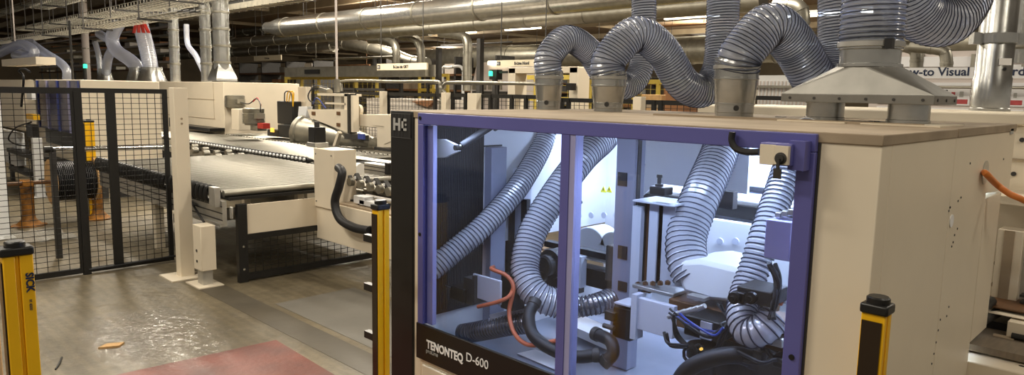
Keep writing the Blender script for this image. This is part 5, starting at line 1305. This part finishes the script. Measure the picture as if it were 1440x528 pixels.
# ------------------------------------------------------------------ right side: rear module, duct, board
rm = thing('rear_machine_module', 'cream machine module directly behind the big machine with open recess', 'machine', (-1.3, 4.9, 0))
MB().box((-2.6, 4.5, 0), (.25, 5.6, 1.88)).build('body', M['cream'], rm, bevel=.006)
MB().box((-2.62, 4.47, 1.88), (.27, 5.6, 1.945)).build('top_cover', M['cream'], rm, bevel=.012)
MB().box((-1.2, 4.485, 1.70), (.2, 4.5, 1.71)).build('panel_joint', M['creamd'], rm)
for px, py in ((1437, 197), (1425, 245)): q = AY(px, py, 4.49); MB().cyl(q, q+V(0, .012, 0), .012, seg=10).build('bolt', M['dark'], rm)
y = 4.3
MB().box((-.9, 4.2, 1.50), (.2, 4.5, 1.54)).build('recess_lintel', M['cream'], rm)
pf = pbox(1404, 322, 1428, 436, 4.15, .12).build('upright_profile', M['cream'], rm, bevel=.004)
pbox(1413, 324, 1415, 436, 4.145, .01).build('profile_groove', M['creamd'], pf)
pbox(1430, 350, 1445, 440, 4.2, .1).build('cover_plate', M['alu'], rm)
for px, py in ((1409, 371), (1405, 401)): q = AY(px-6, py, 4.36); MB().cyl(q, q+V(0, .14, 0), .018, seg=12).build('bolt', M['creamd'], rm)
for k in range(3): pbox(1434, 415+k*9, 1445, 419+k*9, 4.1, .06).build('clip', M['dark'], rm)
pbox(1378, 428, 1445, 436, 3.95, .3).build('wood_strip', M['brown'], rm)
pbox(1372, 436, 1445, 444, 3.9, .35).build('guide_plate', M['cream'], rm, bevel=.003)
pbox(1365, 446, 1445, 474, 4.0, .2).build('dark_bed', M['black'], rm)
for a_, b_ in (((1362, 446), (1394, 424)), ((1362, 462), (1402, 440))): MB().cyl(AY(a_[0], a_[1], 3.7), AY(b_[0], b_[1], 4.0), .024, seg=14).build('guide_rod', M['dark'], rm)
cbk = pbox(1417, 452, 1450, 482, 3.85, .2).build('clamp_block', M['cream'], rm, bevel=.004)
q = AY(1430, 474, 3.84); MB().cyl(q-V(.02, 0, 0), q+V(.08, 0, 0), .014, seg=10).build('clamp_pin', M['black'], cbk)
q = AY(1415, 477, 3.84); MB().cyl(q-V(.05, 0, 0), q+V(.03, 0, 0), .014, seg=10).build('clamp_pin', M['creamd'], cbk)
pbox(1375, 470, 1420, 484, 3.92, .05).build('bed_edge', M['white'], rm)
MB().box((-1.2, 3.62, .90), (.3, 3.95, .93)).build('outfeed_plate', M['greywood'], rm, label='grey brown plate')
MB().box((-1.0, 3.50, .80), (.3, 3.66, .89)).build('ledge', M['cream'], rm, bevel=.006)
q = AY(1418, 520, 3.6); MB().tube(catmull([q+V(-.05, 0, -.12), q+V(-.02, 0, -.02), q+V(.08, 0, .0), q+V(.2, 0, -.02)]), .03, 12).build('suction_hose', M['blackm'], rm)
single(MB().tube(catmull([AX(1384, 244, XR-.04), AX(1386, 244, XR+.02), AY(1402, 260, 3.5), AY(1420, 273, 3.5), AY(1440, 282, 3.52), AY(1472, 300, 3.7), AY(1500, 322, 4.1), AY(1520, 326, 4.52)]), .013, 12), 'power_cable', M['orange'],
       'thick orange cable coming out of the round opening in the machine flank', 'cable')
tie = EACH()
vd = thing('riser_duct', 'tall galvanised duct with flange standing on the rear module before the visual standards board', 'duct', (-1.04, 5.24, 1.945), 'upright steel risers')
vr = .098
MB().lathe((-1.04, 5.24, 1.945), (0, 0, 1), [(vr*1.12, 0), (vr*1.12, .015), (vr*1.05, .02), (vr*1.05, .20), (vr, .21), (vr, 4.4)], 32).build('pipe', M['galv'], vd)
fz = AY(1392, 55, 5.24).z
MB().lathe((-1.04, 5.24, fz-.03), (0, 0, 1), [(vr, 0), (vr*1.14, .002), (vr*1.14, .06), (vr, .062)], 32, caps=False).build('flange_band', M['galv'], vd)
for s in (-1, 1): MB().cbox((-1.04+s*vr*.95, 5.24+s*vr*.95, fz), (.05, .05, .07), Matrix.Rotation(PI/4, 3, 'Z')).build('flange_lug', M['galv'], vd)
a_ = V(.704, -.71, 0)*vr*1.01; MB().cbox(V(-1.04, 5.24, AY(1385, 88, 5.24).z)+a_, (.075, .002, .04), Matrix.Rotation(PI/4, 3, 'Z')).build('sticker', M['paper'], vd)
MB().cyl(V(-1.04, 5.24, AY(1385, 98, 5.24).z)+a_*.97, V(-1.04, 5.24, AY(1385, 98, 5.24).z)+a_*1.02, .011, seg=12).build('test_hole', M['black'], vd)
q = AY(1434, 90, 6.2)
vd2 = thing('riser_duct', 'upright duct with lower flange at the picture edge beside the flanged duct', 'duct', q, 'upright steel risers')
MB().lathe(q, (0, 0, 1), [(.11, 0), (.11, 4.0)], 28).build('pipe', M['galv'], vd2); MB().lathe(q, (0, 0, 1), [(.11, .1), (.13, .11), (.13, .15), (.11, .16)], 28, caps=False).build('flange_band', M['galvd'], vd2)
# notice board
yb = 11.0
a = AY(1225, 96, yb); bt = thing('notice_board', 'long white notice board lettered How-to Visual Standards Board behind the flanged duct', 'notice board', (a.x+1.5, yb, 1.2))
x1 = a.x+4.2; zb = AY(1340, 110, yb).z
MB().box((a.x, yb, zb), (x1, yb+.04, a.z)).build('header', M['paper'], bt)
qh = AY(1270, 106, yb)
text('How-to Visual Standards Board', 'lettering', M['blueink'], bt, (qh.x-.12, yb-.004, qh.z-.005), (1, 0, 0), (0, 0, 1), .155, .002, bold=.003, width=1.02)
MB().box((a.x, yb+.02, 1.2), (x1, yb+.05, zb-.01)).build('back_panel', M['whitewall'], bt)
MB().cyl((a.x, yb-.12, AY(1340, 123, yb).z), (x1, yb-.12, AY(1340, 123, yb).z), .02, seg=10).build('rail', M['galvd'], bt)
rp = random.Random(21)
for i in range(7):
    for j in range(3):
        xx = a.x+.12+i*.6; zz = zb-.06-j*.34
        fm = MB().box((xx, yb, zz-.30), (xx+.54, yb+.02, zz)).build('poster_frame', M['paper'], bt)
        MB().box((xx+.02, yb-.004, zz-.28), (xx+.52, yb, zz-.22)).build('poster_band', M['redprint'], fm)
        if rp.random() < .6: MB().box((xx+.02, yb-.004, zz-.09), (xx+.3, yb, zz-.03)).build('poster_band', M['redprint'], fm)
        for k in range(5): MB().box((xx+.04+k*.095, yb-.004, zz-.19), (xx+.04+k*.095+rp.uniform(.03, .07), yb, zz-.11+rp.uniform(-.02, .02))).build('poster_print', M[rp.choice(['ink', 'greyink', 'redprint'])], fm)
MB().box((a.x, yb+.05, 0), (a.x+.1, yb+.15, 1.25)).build('leg', M['dark'], bt); MB().box((x1-.1, yb+.05, 0), (x1, yb+.15, 1.25)).build('leg', M['dark'], bt)
ofc = thing('glazed_office', 'pale glazed office front high behind the notice board', 'office', (xat(1330, 17, 2), 17, 0))
pbox(1255, 74, 1450, 200, 17, 1.5).build('front_wall', M['whitewall'], ofc)
for k in range(5): pbox(1262+k*36, 80, 1294+k*36, 94, 16.95, .05).build('office_window', M['paper'], ofc)
for k in range(6): pbox(1258+k*36, 76, 1261+k*36, 98, 16.93, .08).build('window_mullion', M['galvd'], ofc)
